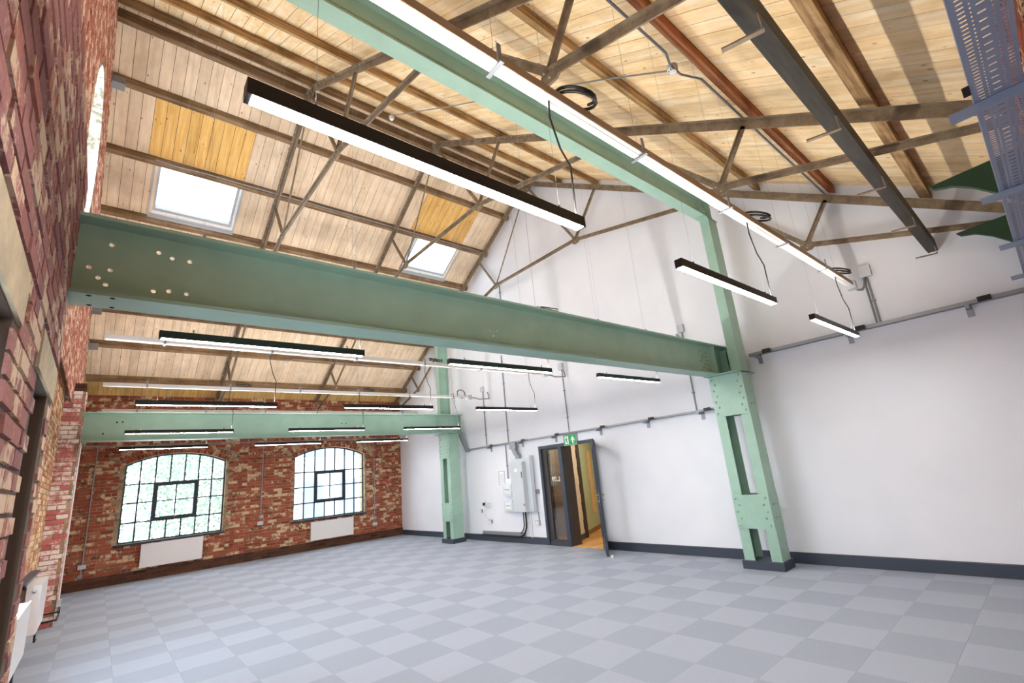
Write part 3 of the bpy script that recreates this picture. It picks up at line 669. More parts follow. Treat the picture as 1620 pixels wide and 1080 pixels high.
# ------------------------------------------------------------------ green columns
def column(x0, x1, y0, y1, near, label):
    c = thing('steel_column', label, 'column', ((x0 + x1) / 2, (y0 + y1) / 2, 0), 'sage green riveted columns')
    part('base_casing', MB().box(x0 - .04, x1 + .04, y0 - .025, y1 + .025, 0, .11), M_dark, c, 'dark grey boxed-in base')
    fw = .145; t = .012
    for (a, b, web) in ((y0, y0 + fw, y0), (y1 - fw, y1, y1 - t)):
        mb = MB().box(x0, x0 + t, a, b, .11, 2.775 if near else 2.80).box(x1 - t, x1, a, b, .11, 2.775 if near else 2.80).box(x0 + t, x1 - t, web, web + t, .11, 2.775 if near else 2.80)
        part('channel', mb, M_green, c)
    zt = 2.775 if near else 2.80
    for za, zb in ((.535, 1.0), (2.145, zt)):
        for xx in ((x0 - .012, x0), (x1, x1 + .012)):
            part('batten_plate', MB().box(xx[0], xx[1], y0 - (.0 if za < 1 else .0), y1, za, zb), M_green, c)
    part('cap_plate', MB().box(x0 - .16, x1 + .2, y0 + .0, y1 + .0, zt - .012, zt + .004), M_green, c)
    rv = MB()
    for za, zb in ((.535, 1.0), (2.145, zt)):
        n = 5 if za < 1 else 7
        for i in range(n):
            z = za + .05 + (zb - za - .1) * i / (n - 1)
            for y in ((y0 + (.05 if i % 2 == 0 else .09)), (y1 - (.04 if i % 2 == 0 else .08))): rv.ball((x0 - .013, y, z), .018, 8)
            if i % 2 == 1: 
                for xx in (x0 + .1, x1 - .08): rv.ball((xx, y0 - .002, z), .018, 8)
    rv.smooth = True
    stuff(part('rivets', rv, M_green, c))
    ya, yb = (y0, y0 + .145) if near else (y1 - .145, y1)
    post = MB().box(x0, x0 + .014, ya, yb, zt, 5.37).box(x1 - .014, x1, ya, yb, zt, 5.37).box(x0 + .014, x1 - .014, (ya if near else ya + .06), (ya if near else ya + .06) + .012, zt, 5.37)
    if not near: post.box(x0 - .004, x0, ya, yb, zt, 3.9)
    part('upper_post', post, M_green, c)
    if near:
        q = MB().box(x0 - .10, x1 + .05, y0 - .0, y0 + .15, 5.352, 5.37)
        for yy in (y0 + .04, y0 + .11):
            for xx in (x0 - .06, x0 + .03): q.cyl((xx, yy, 5.335), (xx, yy, 5.352), .012, 6)
        part('head_plate', q, M_green, c)
        part('beam_cleat', MB().box(x1, x1 + .02, y0 + .02, y1 - .1, 2.79, 3.2).slab([[(x1, 2.9), (x1 + .1, 3.19), (x1, 3.19)]], (0, YB - .12, 0), (1, 0, 0), (0, 0, 1), (0, -.014, 0)), M_green, c)
    return c
column(7.09, 7.37, 2.98, 3.50, True, 'near sage green riveted steel column on a dark boxed base at the right')
column(7.00, 7.33, 10.99, 11.48, False, 'far sage green riveted steel column between the brick corner and the grey cabinet')

# ------------------------------------------------------------------ baseboards
def base_r(k, y0, y1):
    mb = MB().box(W - .02, W, y0, y1, 0, .14).slab([[(W - .02, .14), (W, .14), (W, .15), (W - .012, .15)]], (0, y0, 0), (1, 0, 0), (0, 0, 1), (0, y1 - y0, 0)); struct('baseboard_right_%d' % k, mb, M_dark)
base_r(1, YN, DY0); base_r(2, DY1, D)

# ------------------------------------------------------------------ door set
fx0, fx1 = W - .03, W + .30
d1 = sroot('door_1')
mb = MB().box(fx0, fx0 + .10, DY0, DY1, DZ - .07, DZ).box(fx0, fx0 + .10, DY0, DY0 + .07, 0, DZ - .07).box(fx0, fx0 + .10, DY1 - .07, DY1, 0, DZ - .07)
part('door_frame', mb, M_dark, d1)
part('door_frame_post', MB().box(fx0, fx0 + .12, 7.42, 7.52, 0, DZ - .07), M_dark, d1)
part('door_lining', MB().box(W + .07, fx1, DY0, DY0 + .03, 0, DZ).box(W + .07, fx1, DY1 - .03, DY1, 0, DZ).box(W + .07, fx1, DY0 + .03, DY1 - .03, DZ - .03, DZ).box(W + .09, fx1, 7.42, 7.46, 0, DZ - .03), M_jamb, d1)
part('threshold', MB().box(fx0 + .02, fx1, 7.5, DY1 - .03, -.001, .07), M_dark, d1)
sd = part('sidelight_frame', MB().slab([[(7.52, .07), (DY1 - .07, .07), (DY1 - .07, DZ - .07), (7.52, DZ - .07)], [(7.56, DZ - .11), (DY1 - .2, DZ - .11), (DY1 - .2, .12), (7.56, .12)]], (W + .02, 0, 0), (0, 1, 0), (0, 0, 1), (.06, 0, 0)), M_jamb, d1)
part('pane', MB().box(W + .045, W + .053, 7.55, DY1 - .19, .11, DZ - .10), M_glass_door, d1)
# room number on the glass, applied on the corridor side and therefore seen reversed
tc = bpy.data.curves.new('room_number', 'FONT'); tc.body = 'L.09'; tc.size = .15; tc.extrude = .001; tc.align_x = 'CENTER'
to = bpy.data.objects.new('tmp_text', tc); C.objects.link(to); to.rotation_euler = (math.pi / 2, 0, math.pi / 2); to.location = (W + .044, 7.75, 1.34)
bpy.context.view_layer.update(); dg = bpy.context.evaluated_depsgraph_get(); tme = bpy.data.meshes.new_from_object(to.evaluated_get(dg))
tme.transform(to.matrix_world); bpy.data.objects.remove(to); tme.materials.clear(); tme.materials.append(M_whitep)
tx = link('room_number', tme, d1)
# door leaf open into the room
hx, hy = 7.635, 6.53; ex, ey = 6.985, 5.93
d2 = sroot('door_2')
du = Vector((ex - hx, ey - hy, 0)).normalized(); dn = Vector((-du.y, du.x, 0)); LW = .86
O = Vector((hx, hy, .01))
def leafslab(loops, off, t): return MB().slab(loops, O + dn * off, du, (0, 0, 1), dn * t)
part('door_leaf', leafslab([[(0, 0), (LW, 0), (LW, 2.06), (0, 2.06)], [(.14, 1.92), (LW - .14, 1.92), (LW - .14, .25), (.14, .25)]], -.022, .044), M_dark, d2)
part('pane', leafslab([[(.14, .25), (LW - .14, .25), (LW - .14, 1.92), (.14, 1.92)]], -.004, .008), M_glass_door, d2)
for sg in (-1, 1):
    q = MB(); hp = O + du * (LW - .06) + Vector((0, 0, 1.0)); q.fbox(hp - du * .018 + dn * (.022 * sg) - Vector((0, 0, .11)), du * .036, dn * .008 * sg, (0, 0, .22))
    q.cyl(hp + dn * .03 * sg + Vector((0, 0, .06)), hp + dn * .075 * sg + Vector((0, 0, .06)), .010, 8); q.cyl(hp + dn * .07 * sg + Vector((0, 0, .06)), hp + dn * .07 * sg - du * .12 + Vector((0, 0, .06)), .009, 8)
    q.cyl(hp + dn * .03 * sg - Vector((0, 0, .05)), hp + dn * .05 * sg - Vector((0, 0, .05)), .016, 8)
    part('handle', q, M_chrome, d2, 'chrome lever handle')
for z in (.25, 1.05, 1.85): part('hinge', MB().cyl(O + Vector((.0, .0, z)), O + Vector((0, 0, z + .1)), .009, 8), M_chrome, d2)
ds = MB().box(6.98, 7.03, 5.84, 5.87, 0, .045).cyl((7.0, 5.83, .02), (7.0, 5.88, .02), .015, 8)
solo('door_stop', ds, M_whitep, 'small white door stop on the carpet under the open door leaf', 'door stop')

# corridor behind the door
struct('trim_1', MB().box(W + .3, 11.6, 6.0, 9.8, -.2, -.002), M_floorwood)
cf = bpy.data.objects['trim_1']
for i in range(14):
    y = 6.4 + i * .145; part('floor_board', MB().box(W + .0, 11.5, y, y + .143, -.0018, .002), M_floorwood, cf)
sc_ = struct('wall_corridor_block', MB().slab([[(0, 0), (.75, 0), (.75, 2.6), (0, 2.6)]], (W + .3, 7.60, 0), (0.88, .42, 0), (0, 0, 1), (-.04, .09, 0)), M_block)
q = MB()
for r_ in range(12):
    for c_ in range(3):
        a = c_ * .3 - (.15 if r_ % 2 else 0); q.fbox(Vector((W + .3, 7.60, 0)) + Vector((.88, .42, 0)) * max(a, 0) + Vector((.002, -.004, .2 * r_ + .004)), Vector((.88, .42, 0)) * (.285 + min(a, 0)), (-.004, .008, 0), (0, 0, .192))
stuff(part('painted_blocks', q, M_block, sc_))
struct('trim_2', MB().box(8.62, 8.72, 7.9, 8.02, 0, 2.35), M_jamb)
struct('trim_3', MB().fbox((W + .3, 7.58, 0), (.66, .315, 0), (-.01, .02, 0), (0, 0, .12)), M_dark)
gw = struct('wall_corridor_green', MB().fbox((8.7, 8.02, 0), (2.8, 1.35, 0), (-.04, .09, 0), (0, 0, 2.7)), M_greenwall)
part('skirting', MB().fbox((8.7, 8.0, 0), (2.8, 1.35, 0), (-.01, .02, 0), (0, 0, .1)), mat('brown_skirting', s(150, 116, 78), .6), gw)
gd = sroot('door_3')
gu = Vector((2.8, 1.35, 0)).normalized(); gn = Vector((gu.y, -gu.x, 0)); go = Vector((8.7, 8.0, 0)) + gu * .95
part('vision_frame', MB().slab([[(0, .45), (.2, .45), (.2, 1.98), (0, 1.98)], [(.035, 1.94), (.165, 1.94), (.165, .5), (.035, .5)]], go + gn * .04, gu, (0, 0, 1), -gn * .05), M_oak, gd)
part('pane', MB().slab([[(.03, .49), (.17, .49), (.17, 1.95), (.03, 1.95)]], go + gn * .01, gu, (0, 0, 1), gn * .004), mat('amber_lit_glass', s(224, 186, 120), .3), gd)
struct('wall_corridor_grey', MB().box(8.62, 8.72, 8.02, 9.9, 0, 2.7), mat('grey_brown_block', s(176, 164, 150), .8)); struct('wall_corridor_left', MB().box(W + .3, 11.6, 9.8, 9.9, 0, 2.7), M_block)
struct('wall_corridor_near', MB().box(W + .3, 11.6, 5.9, 6.0, 0, 2.7), M_block); struct('wall_corridor_end', MB().box(11.5, 11.6, 6.0, 9.8, 0, 2.7), M_block)
struct('ceiling_corridor', MB().box(W + .3, 11.6, 5.9, 9.8, 2.6, 2.7), M_block)
solo('added_corridor_light', MB().box(8.1, 8.4, 8.7, 9.3, 2.57, 2.60), M_corr, 'unseen ceiling light added to brighten the lobby behind the door sidelight', 'light')  # added lamp, out of view, brightens the wall behind the sidelight
solo('added_corridor_light', MB().box(8.6, 9.8, 6.9, 7.2, 2.57, 2.60), M_corr, 'unseen warm ceiling light added to light the corridor beyond the door', 'light')  # added lamp, out of view, lights the corridor
# black pipe end behind the glass
# ------------------------------------------------------------------ exit sign
ex_ = thing('exit_sign', 'green emergency exit sign with running man and upward arrow above the door', 'sign', (W - .03, 7.1, 2.07))
part('sign_body', MB().box(W - .045, W, 6.905, 7.29, 2.07, 2.305), M_grey, ex_)
part('sign_face', MB().box(W - .05, W - .045, 6.915, 7.28, 2.085, 2.29), M_signgreen, ex_)
def sgn_poly(pts, nm='pictogram'):   # local 2-D: x to the right as seen from the room, y up
    part(nm, MB().slab([[( -x, y) for x, y in pts]], (W - .054, 7.097, 2.187), (0, 1, 0), (0, 0, 1), (.004, 0, 0)), M_whitep, ex_)
sgn_poly([(.03, .0), (.085, .075), (.14, .0), (.14, -.03), (.1, .012), (.1, -.085), (.07, -.085), (.07, .012), (.03, -.03)], 'arrow')
sgn_poly([(-.15, -.085), (-.04, -.085), (-.04, .085), (-.15, .085)], 'doorway')
def man(pts): part('running_figure', MB().slab([[(-x, y) for x, y in pts]], (W - .058, 7.097, 2.187), (0, 1, 0), (0, 0, 1), (.004, 0, 0)), M_signgreen, ex_)
man([(-.10 + .014 * math.cos(t), .055 + .014 * math.sin(t)) for t in [i * .785 for i in range(8)]])
man([(-.112, .035), (-.088, .035), (-.06, .012), (-.068, .004), (-.085, .016), (-.085, -.015), (-.06, -.04), (-.075, -.075), (-.087, -.07), (-.078, -.043), (-.103, -.02), (-.125, -.05), (-.145, -.05), (-.145, -.04), (-.13, -.037), (-.11, -.01), (-.112, .015), (-.128, -.002), (-.136, .004)])

# ------------------------------------------------------------------ electrical boards on the white wall
cb = thing('distribution_board', 'tall grey metal electrical cabinet on the white wall beside the door', 'cabinet', (W, 8.8, .70))
part('backing_box', MB().box(W - .06, W, 8.37, 9.12, .70, 1.93), M_cab2, cb)
part('cabinet_body', MB().box(W - .17, W - .06, 8.60, 9.06, .71, 1.85), M_cab, cb)
dr = part('cabinet_door', MB().box(W - .185, W - .17, 8.605, 9.045, .72, 1.83), M_cab, cb)
part('lock', MB().box(W - .192, W - .185, 8.63, 8.65, 1.48, 1.62).box(W - .192, W - .185, 8.63, 8.65, .85, .90), M_hole, dr)
part('label_plate', MB().box(W - .187, W - .185, 8.78, 8.90, 1.62, 1.70), M_paper, dr)
part('side_trunking', MB().box(W - .08, W - .06, 8.34, 8.44, .70, 1.97), M_grey, cb)
part('conduit_stub', MB().cyl((W - .1, 9.10, 1.60), (W - .1, 9.10, 1.78), .02, 8).cyl((W - .1, 9.10, 1.78), (W - .1, 9.02, 1.82), .02, 8), M_galv, cb)
mb = MB()
mb.box(W - .10, W - .02, 8.78, 8.92, 1.93, 2.02); mb.fbox((W - .12, 8.80, 2.0), (0, .10, .18), (.1, 0, 0), (0, .13, 0)); mb.box(W - .12, W - .02, 8.86, 9.08, 2.17, 2.33)
solo('feeder_trunking', mb, M_galv, 'galvanised cranked trunking joining the cabinet top to the wall tray', 'trunking')
def encl(y0, y1, z0, z1, lab, y2=None):
    t = thing('consumer_unit', lab, 'electrical box', (W, (y0 + y1) / 2, z0), 'small electrical boxes by the cabinet')
    part('enclosure', MB().box(W - .09, W, y0, y1, z0, z1), M_cab2, t)
    part('cover', MB().box(W - .10, W - .09, y0 + .05, y1 - .06, z0 + .05, z1 - .06), M_whitep, t)
    q = MB()
    for i in range(5): q.box(W - .105, W - .10, y0 + .08 + i * .035, y0 + .095 + i * .035, (z0 + z1) / 2 - .01, (z0 + z1) / 2 + .02)
    part('switches', q, M_print, t)
encl(9.18, 9.50, 1.08, 1.355, 'upper small pale box left of the tall grey cabinet'); encl(9.18, 9.51, .72, .97, 'lower small pale box left of the tall grey cabinet')
nt_ = thing('notice', 'framed paper notice on the white wall left of the cabinet', 'notice', (W, 9.61, 1.34))
part('frame', MB().slab([[(9.495, 1.345), (9.73, 1.345), (9.73, 1.675), (9.495, 1.675)], [(9.505, 1.665), (9.72, 1.665), (9.72, 1.355), (9.505, 1.355)]], (W - .012, 0, 0), (0, 1, 0), (0, 0, 1), (.012, 0, 0)), M_grey, nt_)
pp = part('paper', MB().box(W - .006, W, 9.505, 9.72, 1.355, 1.665), M_paper, nt_)
q = MB()
for i in range(7): q.box(W - .007, W - .006, 9.53, 9.69, 1.40 + i * .032, 1.408 + i * .032)
part('printed_lines', q, M_print, pp)
def socket(name, y, z, w_, h_, lab, cat='socket', m1=None, x=W, axis=-1, twin=True):
    t = thing(name, lab, cat, (x, y, z - h_ / 2))
    part('back_box', MB().box(x - .045, x, y - w_ / 2, y + w_ / 2, z - h_ / 2, z + h_ / 2), M_galv, t)
    f = part('face_plate', MB().box(x - .052, x - .045, y - w_ / 2 + .004, y + w_ / 2 - .004, z - h_ / 2 + .004, z + h_ / 2 - .004), m1 or M_whitep, t)
    q = MB()
    for dy in ((-.04, .04) if twin else (0,)): q.box(x - .056, x - .052, y + dy - .012, y + dy + .012, z + .005, z + .025)
    part('switch', q, M_print, f)
socket('wall_socket', 10.21, .467, .16, .085, 'metal-clad twin socket low on the white wall under the handset')
socket('wall_socket', 8.42, .465, .15, .085, 'metal-clad twin socket below the right side of the tall cabinet')
socket('light_switch', 8.345, 1.145, .15, .1, 'metal-clad switch overlapping the right edge of the tall cabinet', 'switch', M_galv)
socket('wall_socket', 10.55, .72, .06, .085, 'narrow metal socket seen beside the far green column', twin=False)
ph = thing('door_entry_handset', 'grey door entry box with a white hanging loop cord on the white wall', 'intercom', (W, 10.3, .72))
part('box', MB().box(W - .05, W, 10.18, 10.34, .82, .925), M_cab, ph); part('screen', MB().box(W - .06, W - .0, 10.34, 10.44, .855, .93), M_black, ph)
part('cord', MB().tube([(W - .03, 10.37 + .045 * math.cos(t), .68 + .13 * math.sin(t)) for t in [i * math.pi / 8 for i in range(16)]], .005, 5, True), M_whitep, ph)
tr = thing('wall_trunking', 'long grey floor-level trunking with a black pipe bending up to the cabinet', 'trunking', (W, 9.7, .13))
part('trunking_body', MB().box(W - .05, W, 8.88, 10.53, .15, .24), M_galv, tr)
pts = [(W - .07, 10.55, .15), (W - .07, 9.05, .15)] + [(W - .07, 9.05 - .3 * math.sin(a), .45 - .3 * math.cos(a)) for a in [i * math.pi / 12 for i in range(1, 7)]] + [(W - .07, 8.75, .72)]
q = MB().tube(pts, .02, 8); q.smooth = True; part('black_pipe', q, M_cable, tr)
q = MB().tube([(W - .055, 8.85, .72), (W - .055, 8.85, .40), (W - .055, 8.9, .30), (W - .055, 9.0, .22)], .014, 6); part('black_pipe', q, M_cable, tr)
part('side_duct', MB().box(W - .03, W, 8.62, 8.66, .14, .70), M_trunk, tr)

# conduits on the white wall
def conduit_w(y, z0, z1, lab, box=None, y2=None):
    t = thing('wall_conduit', lab, 'conduit', (W, y, z0))
    q = MB().cyl((W - .02, y, z0), (W - .02, y2 or y, z1), .0125, 8); part('pipe', q, M_galv, t)
    q = MB(); z = z0 + .3
    while z < z1 - .1: q.box(W - .04, W, y - .02, y + .02, z, z + .025); z += .6
    if q.v: part('saddle', q, M_galv, t)
    if box: part('junction_box', MB().box(W - .07, W, y - box / 2, y + box / 2, z1, z1 + box * 1.25), M_cab, t)
    return t
conduit_w(10.13, 2.33, 3.80, 'thin grey conduit with a box on the white wall right of the far column', .11)
conduit_w(9.22, 2.33, 4.6, 'thin grey conduit rising plain from the wall tray above the cabinet')
conduit_w(7.12, 2.36, 3.74, 'thin grey conduit with a box rising above the green exit sign', .12)
conduit_w(4.09, 2.35, 3.76, 'thin grey conduit with a box seen just left of the near column', .11)
conduit_w(9.35, 1.48, 2.32, 'short grey conduit dropping from the tray beside the paper notice')
conduit_w(8.36, .51, .70, 'short grey conduit stub between cabinet and low socket')
t = conduit_w(1.275, 3.09, 3.74, 'pair of grey conduits with a square box high on the right of the white wall', .13)
part('pipe', MB().cyl((W - .02, 1.315, 3.09), (W - .02, 1.315, 3.74), .0125, 8), M_galv, t)
conduit_w(9.05, 4.8, 6.6, 'thin grey conduit dropping from the roof beside the gable truss')

# wall cable trays on brackets
def wtray(name, y0, y1, z, ys, lab, d=.10, h=.05):
    t = thing(name, lab, 'cable tray', (W, (y0 + y1) / 2, z))
    mb = MB().box(W - .03 - d, W - .03, y0, y1, z, z + .004).box(W - .03 - d, W - .027 - d, y0, y1, z, z + h).box(W - .033, W - .03, y0, y1, z, z + h)
    part('tray', mb, M_galv, t)
    for y in ys:
        q = MB().box(W - .16, W, y - .02, y + .02, z - .045, z - .003).box(W - .012, W, y - .03, y + .03, z - .13, z + .02)
        part('bracket', q, M_galv, t)
    q = MB(); y = y0 + .3
    for y in ys: q.box(W - .14, W - .134, y - .22, y - .1, z + .0, z + h + .012)
    part('coupler', q, M_black, t)
wtray('cable_tray', 3.55, 10.95, 2.315, (4.0, 5.1, 6.25, 7.55, 8.7, 9.95), 'long galvanised tray on the white wall passing just above the exit sign', .06, .035)
wtray('cable_tray', YN, 3.0, 3.03, (0.42, 1.65, 2.88), 'higher galvanised tray on the white wall right of the near column', .075, .05)
solo('cable_ladder', MB().fbox((W - .28, 11.0, 2.78), (.14, -.12, -.50), (.08, .0, .02), (0, .06, -.015)).fbox((W - .20, 11.0, 2.80), (.14, -.12, -.50), (.012, .0, .0), (0, .08, -.02)), M_galv, 'sloping galvanised ladder piece joining the far column top to the wall tray', 'cable tray')

# conduits on the far brick wall
def conduit_f(x, z0, lab, box=True, ball=False):
    t = thing('wall_conduit', lab, 'conduit', (x, D, z0)); part('pipe', MB().cyl((x, D - .025, z0), (x, D - .025, 3.10), .013, 8), M_galv, t)
    if box: part('socket_box', MB().box(x - .07, x + .07, D - .06, D - .002, z0 - .05, z0 + .04), M_cab, t)
    if ball: part('pipe', MB().cyl((x - .01, D - .025, z0 - .17), (x - .01, D - .025, z0 - .05), .013, 8), M_galv, t); part('round_box', MB().cyl((x - .01, D - .05, z0 - .2), (x - .01, D - .01, z0 - .2), .045, 12), M_galv, t)
conduit_f(-.12, .49, 'vertical conduit with socket and round box left of the first arched window', True, True)
conduit_f(3.41, .93, 'vertical conduit ending in a socket between the two arched windows')
conduit_f(6.68, .46, 'vertical conduit with socket right of the second arched window')
t = thing('wall_conduit', 'horizontal conduit along the top of the far brick wall above both windows', 'conduit', (3.5, D, 3.11)); part('pipe', MB().cyl((-.4, D - .03, 3.11), (7.3, D - .03, 3.11), .013, 8), M_galv, t)
part('tee_box', MB().box(-.15, -.09, D - .05, D, 3.08, 3.14).box(3.38, 3.44, D - .05, D, 3.08, 3.14).box(6.65, 6.71, D - .05, D, 3.08, 3.14), M_galv, t)

# ------------------------------------------------------------------ radiators
def panel_rad(x0, x1, z0, z1, lab):
    t = thing('radiator', lab, 'radiator', ((x0 + x1) / 2, D, z0), 'flat white radiators on the far wall')
    part('front_panel', MB().box(x0, x1, D - .115, D - .105, z0, z1), M_rad, t)
    part('casing', MB().box(x0 + .004, x1 - .004, D - .105, D - .045, z0 + .01, z1 - .005), M_rad, t)
    part('wall_bracket', MB().box(x0 + .2, x0 + .24, D - .045, D, z0 + .1, z1 - .1), M_rad, t); part('wall_bracket', MB().box(x1 - .24, x1 - .2, D - .045, D, z0 + .1, z1 - .1), M_rad, t)
    part('valve', MB().cyl((x1 - .03, D - .07, z0 - .05), (x1 - .03, D - .07, z0 + .02), .015, 8), M_chrome, t)
panel_rad(.88, 2.11, .275, .80, 'white flat radiator under the first arched window'); panel_rad(4.72, 5.965, .26, .77, 'white flat radiator under the second arched window')
def side_rad(x0, x1, y0, y1, z0, z1, lab, grille):
    t = thing('radiator', lab, 'radiator', (x0, (y0 + y1) / 2, z0), 'deep white radiators along the left wall')
    part('front_panel', MB().box(x1 - .012, x1, y0, y1, z0, z1), M_rad, t)
    part('casing', MB().box(x0 + .03, x1 - .012, y0, y0 + .012, z0, z1 - .01).box(x0 + .03, x1 - .012, y1 - .012, y1, z0, z1 - .01).box(x0 + .03, x0 + .04, y0, y1, z0, z1), M_rad, t)
    q = MB(); n = int((y1 - y0) / .06)
    for i in range(n): q.box(x0 + .04, x1 - .012, y0 + .02 + i * .06, y0 + .05 + i * .06, z1 - .02, z1 - .012)
    if not grille: q.box(x0 + .04, x1 - .012, y0, y1, z1 - .012, z1)
    part('top_grille', q, M_rad, t)
    part('wall_bracket', MB().box(XB, x0 + .03, y0 + .15, y0 + .19, z0 + .05, z1 - .05), M_rad, t); part('wall_bracket', MB().box(XB, x0 + .03, y1 - .19, y1 - .15, z0 + .05, z1 - .05), M_rad, t)
    part('valve', MB().cyl((x1 - .05, y1 - .04, z0 - .06), (x1 - .05, y1 - .04, z0 + .01), .018, 8).ball((x1 - .06, y0 - .01, z1 - .06), .02, 6), M_chrome, t)
    q = MB().tube([(x1 - .05, y1 - .04, z0 - .05), (x1 - .05, y1 + .02, .12), (x1 - .05, y1 + .3, .10)], .012, 6); part('black_pipe', q, M_cable, t)
side_rad(-.52, -.35, 5.28, 6.3, .52, .94, 'nearest white radiator with open top grille at the lower left edge', True)
side_rad(-.55, -.385, 8.15, 9.2, .37, .89, 'deep white radiator standing just before the pink brick pier', False)
solo('radiator_shelf', MB().box(XB + .004, XB + .10, 7.95, 9.7, .92, .945), M_dark, 'dark shelf on the brick wall above the radiator by the pier', 'shelf')
q = MB()
for z in (.09, .20): q.tube([(XB + .03, PY - .03, z), (PX + .035, PY - .03, z), (PX + .035, PY + .3, z), (PX + .035, PY + .58, z)], .013, 6)
q.tube([(PX + .035, PY + .58, .09), (PX + .035, PY + .58, .20)], .013, 6)
solo('heating_pipes', q, M_cable, 'pair of black heating pipes wrapped round the foot of the brick pier', 'pipes')
t = thing('wall_conduit', 'pale conduit down the edge of the brick pier with a small box at the bottom', 'conduit', (PX, PY, .3)); part('pipe', MB().cyl((PX + .025, PY + .03, .36), (PX + .025, PY + .03, 2.75), .012, 8), M_trunk, t); part('box', MB().box(PX + .008, PX + .06, PY - .02, PY + .07, .27, .37), M_cab, t)

# ------------------------------------------------------------------ linear pendant lights: 5 rows of 3
ROWS = [(1.35, 2.84), (4.06, 2.84), (6.95, 2.84), (9.77, 2.84), (12.45, 2.84)]
COLX = [.215, 2.64, 5.06]; LL = 1.5; LWd = .052; LH = .056
m_h = MB().box(0, LL, -LWd / 2, LWd / 2, -LH, 0).mesh('housing', M_black)
m_d = MB().box(.012, LL - .012, -LWd / 2 + .004, LWd / 2 - .004, -LH - .002, -LH + .0005).mesh('diffuser', M_led)
m_u = MB().add([(.012, -.018, .0006), (LL - .012, -.018, .0006), (LL - .012, .018, .0006), (.012, .018, .0006)], [(0, 1, 2, 3)]).mesh('uplight_diffuser', M_up)
m_e = MB().box(-.003, 0, -LWd / 2, LWd / 2, -LH, .0).mesh('end_cap', M_black)
m_c = MB().cyl((0, 0, 0), (0, 0, .03), .006, 6).mesh('wire_clip', M_black)
place = [['nearest light of all, large and glowing across the top centre', 'second light of the nearest row, in front of the near green column', 'third light of nearest row, at far right'],
         ['light hanging just under the left half of the near green beam', 'light hanging under the middle of the near green beam', 'light hanging under the near green beam close to the near column'],
         ['left light of the third row, over the olive boards', 'middle light of the third row, left of the far column', 'right light of the third row, against the white wall above the cabinet'],
         ['left light of fourth row, before the far beam', 'middle light of fourth row, before the far beam', 'right light of the fourth row, crossing the head of the far column'],
         ['left light of the last row, just above the first arched window', 'middle light of the last row, between the two arched windows', 'right light of the last row, above the second arched window']]
for r, (y, z) in enumerate(ROWS):
    for c, x in enumerate(COLX):
        t = thing('pendant_light', 'black linear pendant, ' + place[r][c], 'light', (x, y, z), 'black linear pendant lights')
        link('housing', m_h, t); link('diffuser', m_d, t); link('uplight_diffuser', m_u, t); link('end_cap', m_e, t); link('end_cap', m_e, t, (LL + .003, 0, 0))
        for dx in (.2, LL - .15):
            link('wire_clip', m_c, t, (dx, 0, 0))
            top = roof(y) - .02 - z
            link('suspension_wire', MB().cyl((dx, 0, .02), (dx, 0, top), .0009, 4).mesh('suspension_wire', M_galv), t)
        # power cable from the trunking
        zt = 3.55 - z; q = MB().tube([(LL - .09, .03, zt), (LL - .10, .03, zt - .12), (LL - .06, .02, zt - .30), (LL - .02, 0, .3), (LL - .03, 0, .02)], .0055, 5); q.smooth = True
        link('power_cable', q.mesh('power_cable', M_cable), t)
# trunking over each row
tl = ['pale grey lighting trunking nearest the camera beside the high green beam', 'pale grey lighting trunking hidden behind the near green beam', 'pale grey lighting trunking running behind the third row of lights',
      'pale grey lighting trunking above the third row of lights, ending in a box', 'pale grey lighting trunking just above the far green beam']
M_trside = mat('brown_grey_trunking_side', s(176, 152, 126), .5, .0)
for r, (y, z) in enumerate(ROWS):
    x1 = [7.13, 7.0, 6.86, 6.86, 6.9][r]; x0 = -.12 if r else XG + .01
    yy = y + .035; t = thing('lighting_trunking', tl[r], 'trunking', (x0, yy, 3.55))
    part('trunking_body', MB().box(x0, x1, yy - .037, yy + .037, 3.552, 3.605), M_trside if r == 0 else M_trunk, t)
    part('lid', MB().box(x0, x1, yy - .035, yy + .035, 3.548, 3.552).box(x0, x1, yy - .012, yy + .012, 3.543, 3.548), M_trunk, t)
    if r < 4: part('end_box', MB().box(x1, x1 + .13, yy - .05, yy + .05, 3.52, 3.63), M_cab, t)
    if r < 4:
        pts = [(x1 + .13, yy, 3.57), (x1 + .25, yy - .01, 3.56), (x1 + .36, yy - .02, 3.53), (W - .08, yy - .01, 3.56), (W - .05, yy + .05, 3.68), (W - .04, yy + .1, 3.75)] if r else \
              [(x1 + .13, yy, 3.57), (x1 + .24, yy - .02, 3.54), (x1 + .34, yy - .05, 3.55), (W - .06, 1.32, 3.62), (W - .04, 1.29, 3.75)]
        q = MB().tube(pts, .016, 8); q.smooth = True; part('flexible_conduit', q, M_galv, t)
    x = x0 + .55
    while x < x1:
        q = MB(); q.box(x - .012, x + .012, yy - .045, yy - .037, 3.54, 3.66); q.box(x - .012, x + .012, yy + .037, yy + .045, 3.54, 3.66); q.box(x - .012, x + .012, yy - .06, yy + .06, 3.535, 3.543)
        part('hanger', q, M_galv, t); part('suspension_wire', MB().cyl((x, yy, 3.6), (x, yy, roof(yy) - .02), .0011, 4), M_galv, t); x += 1.2
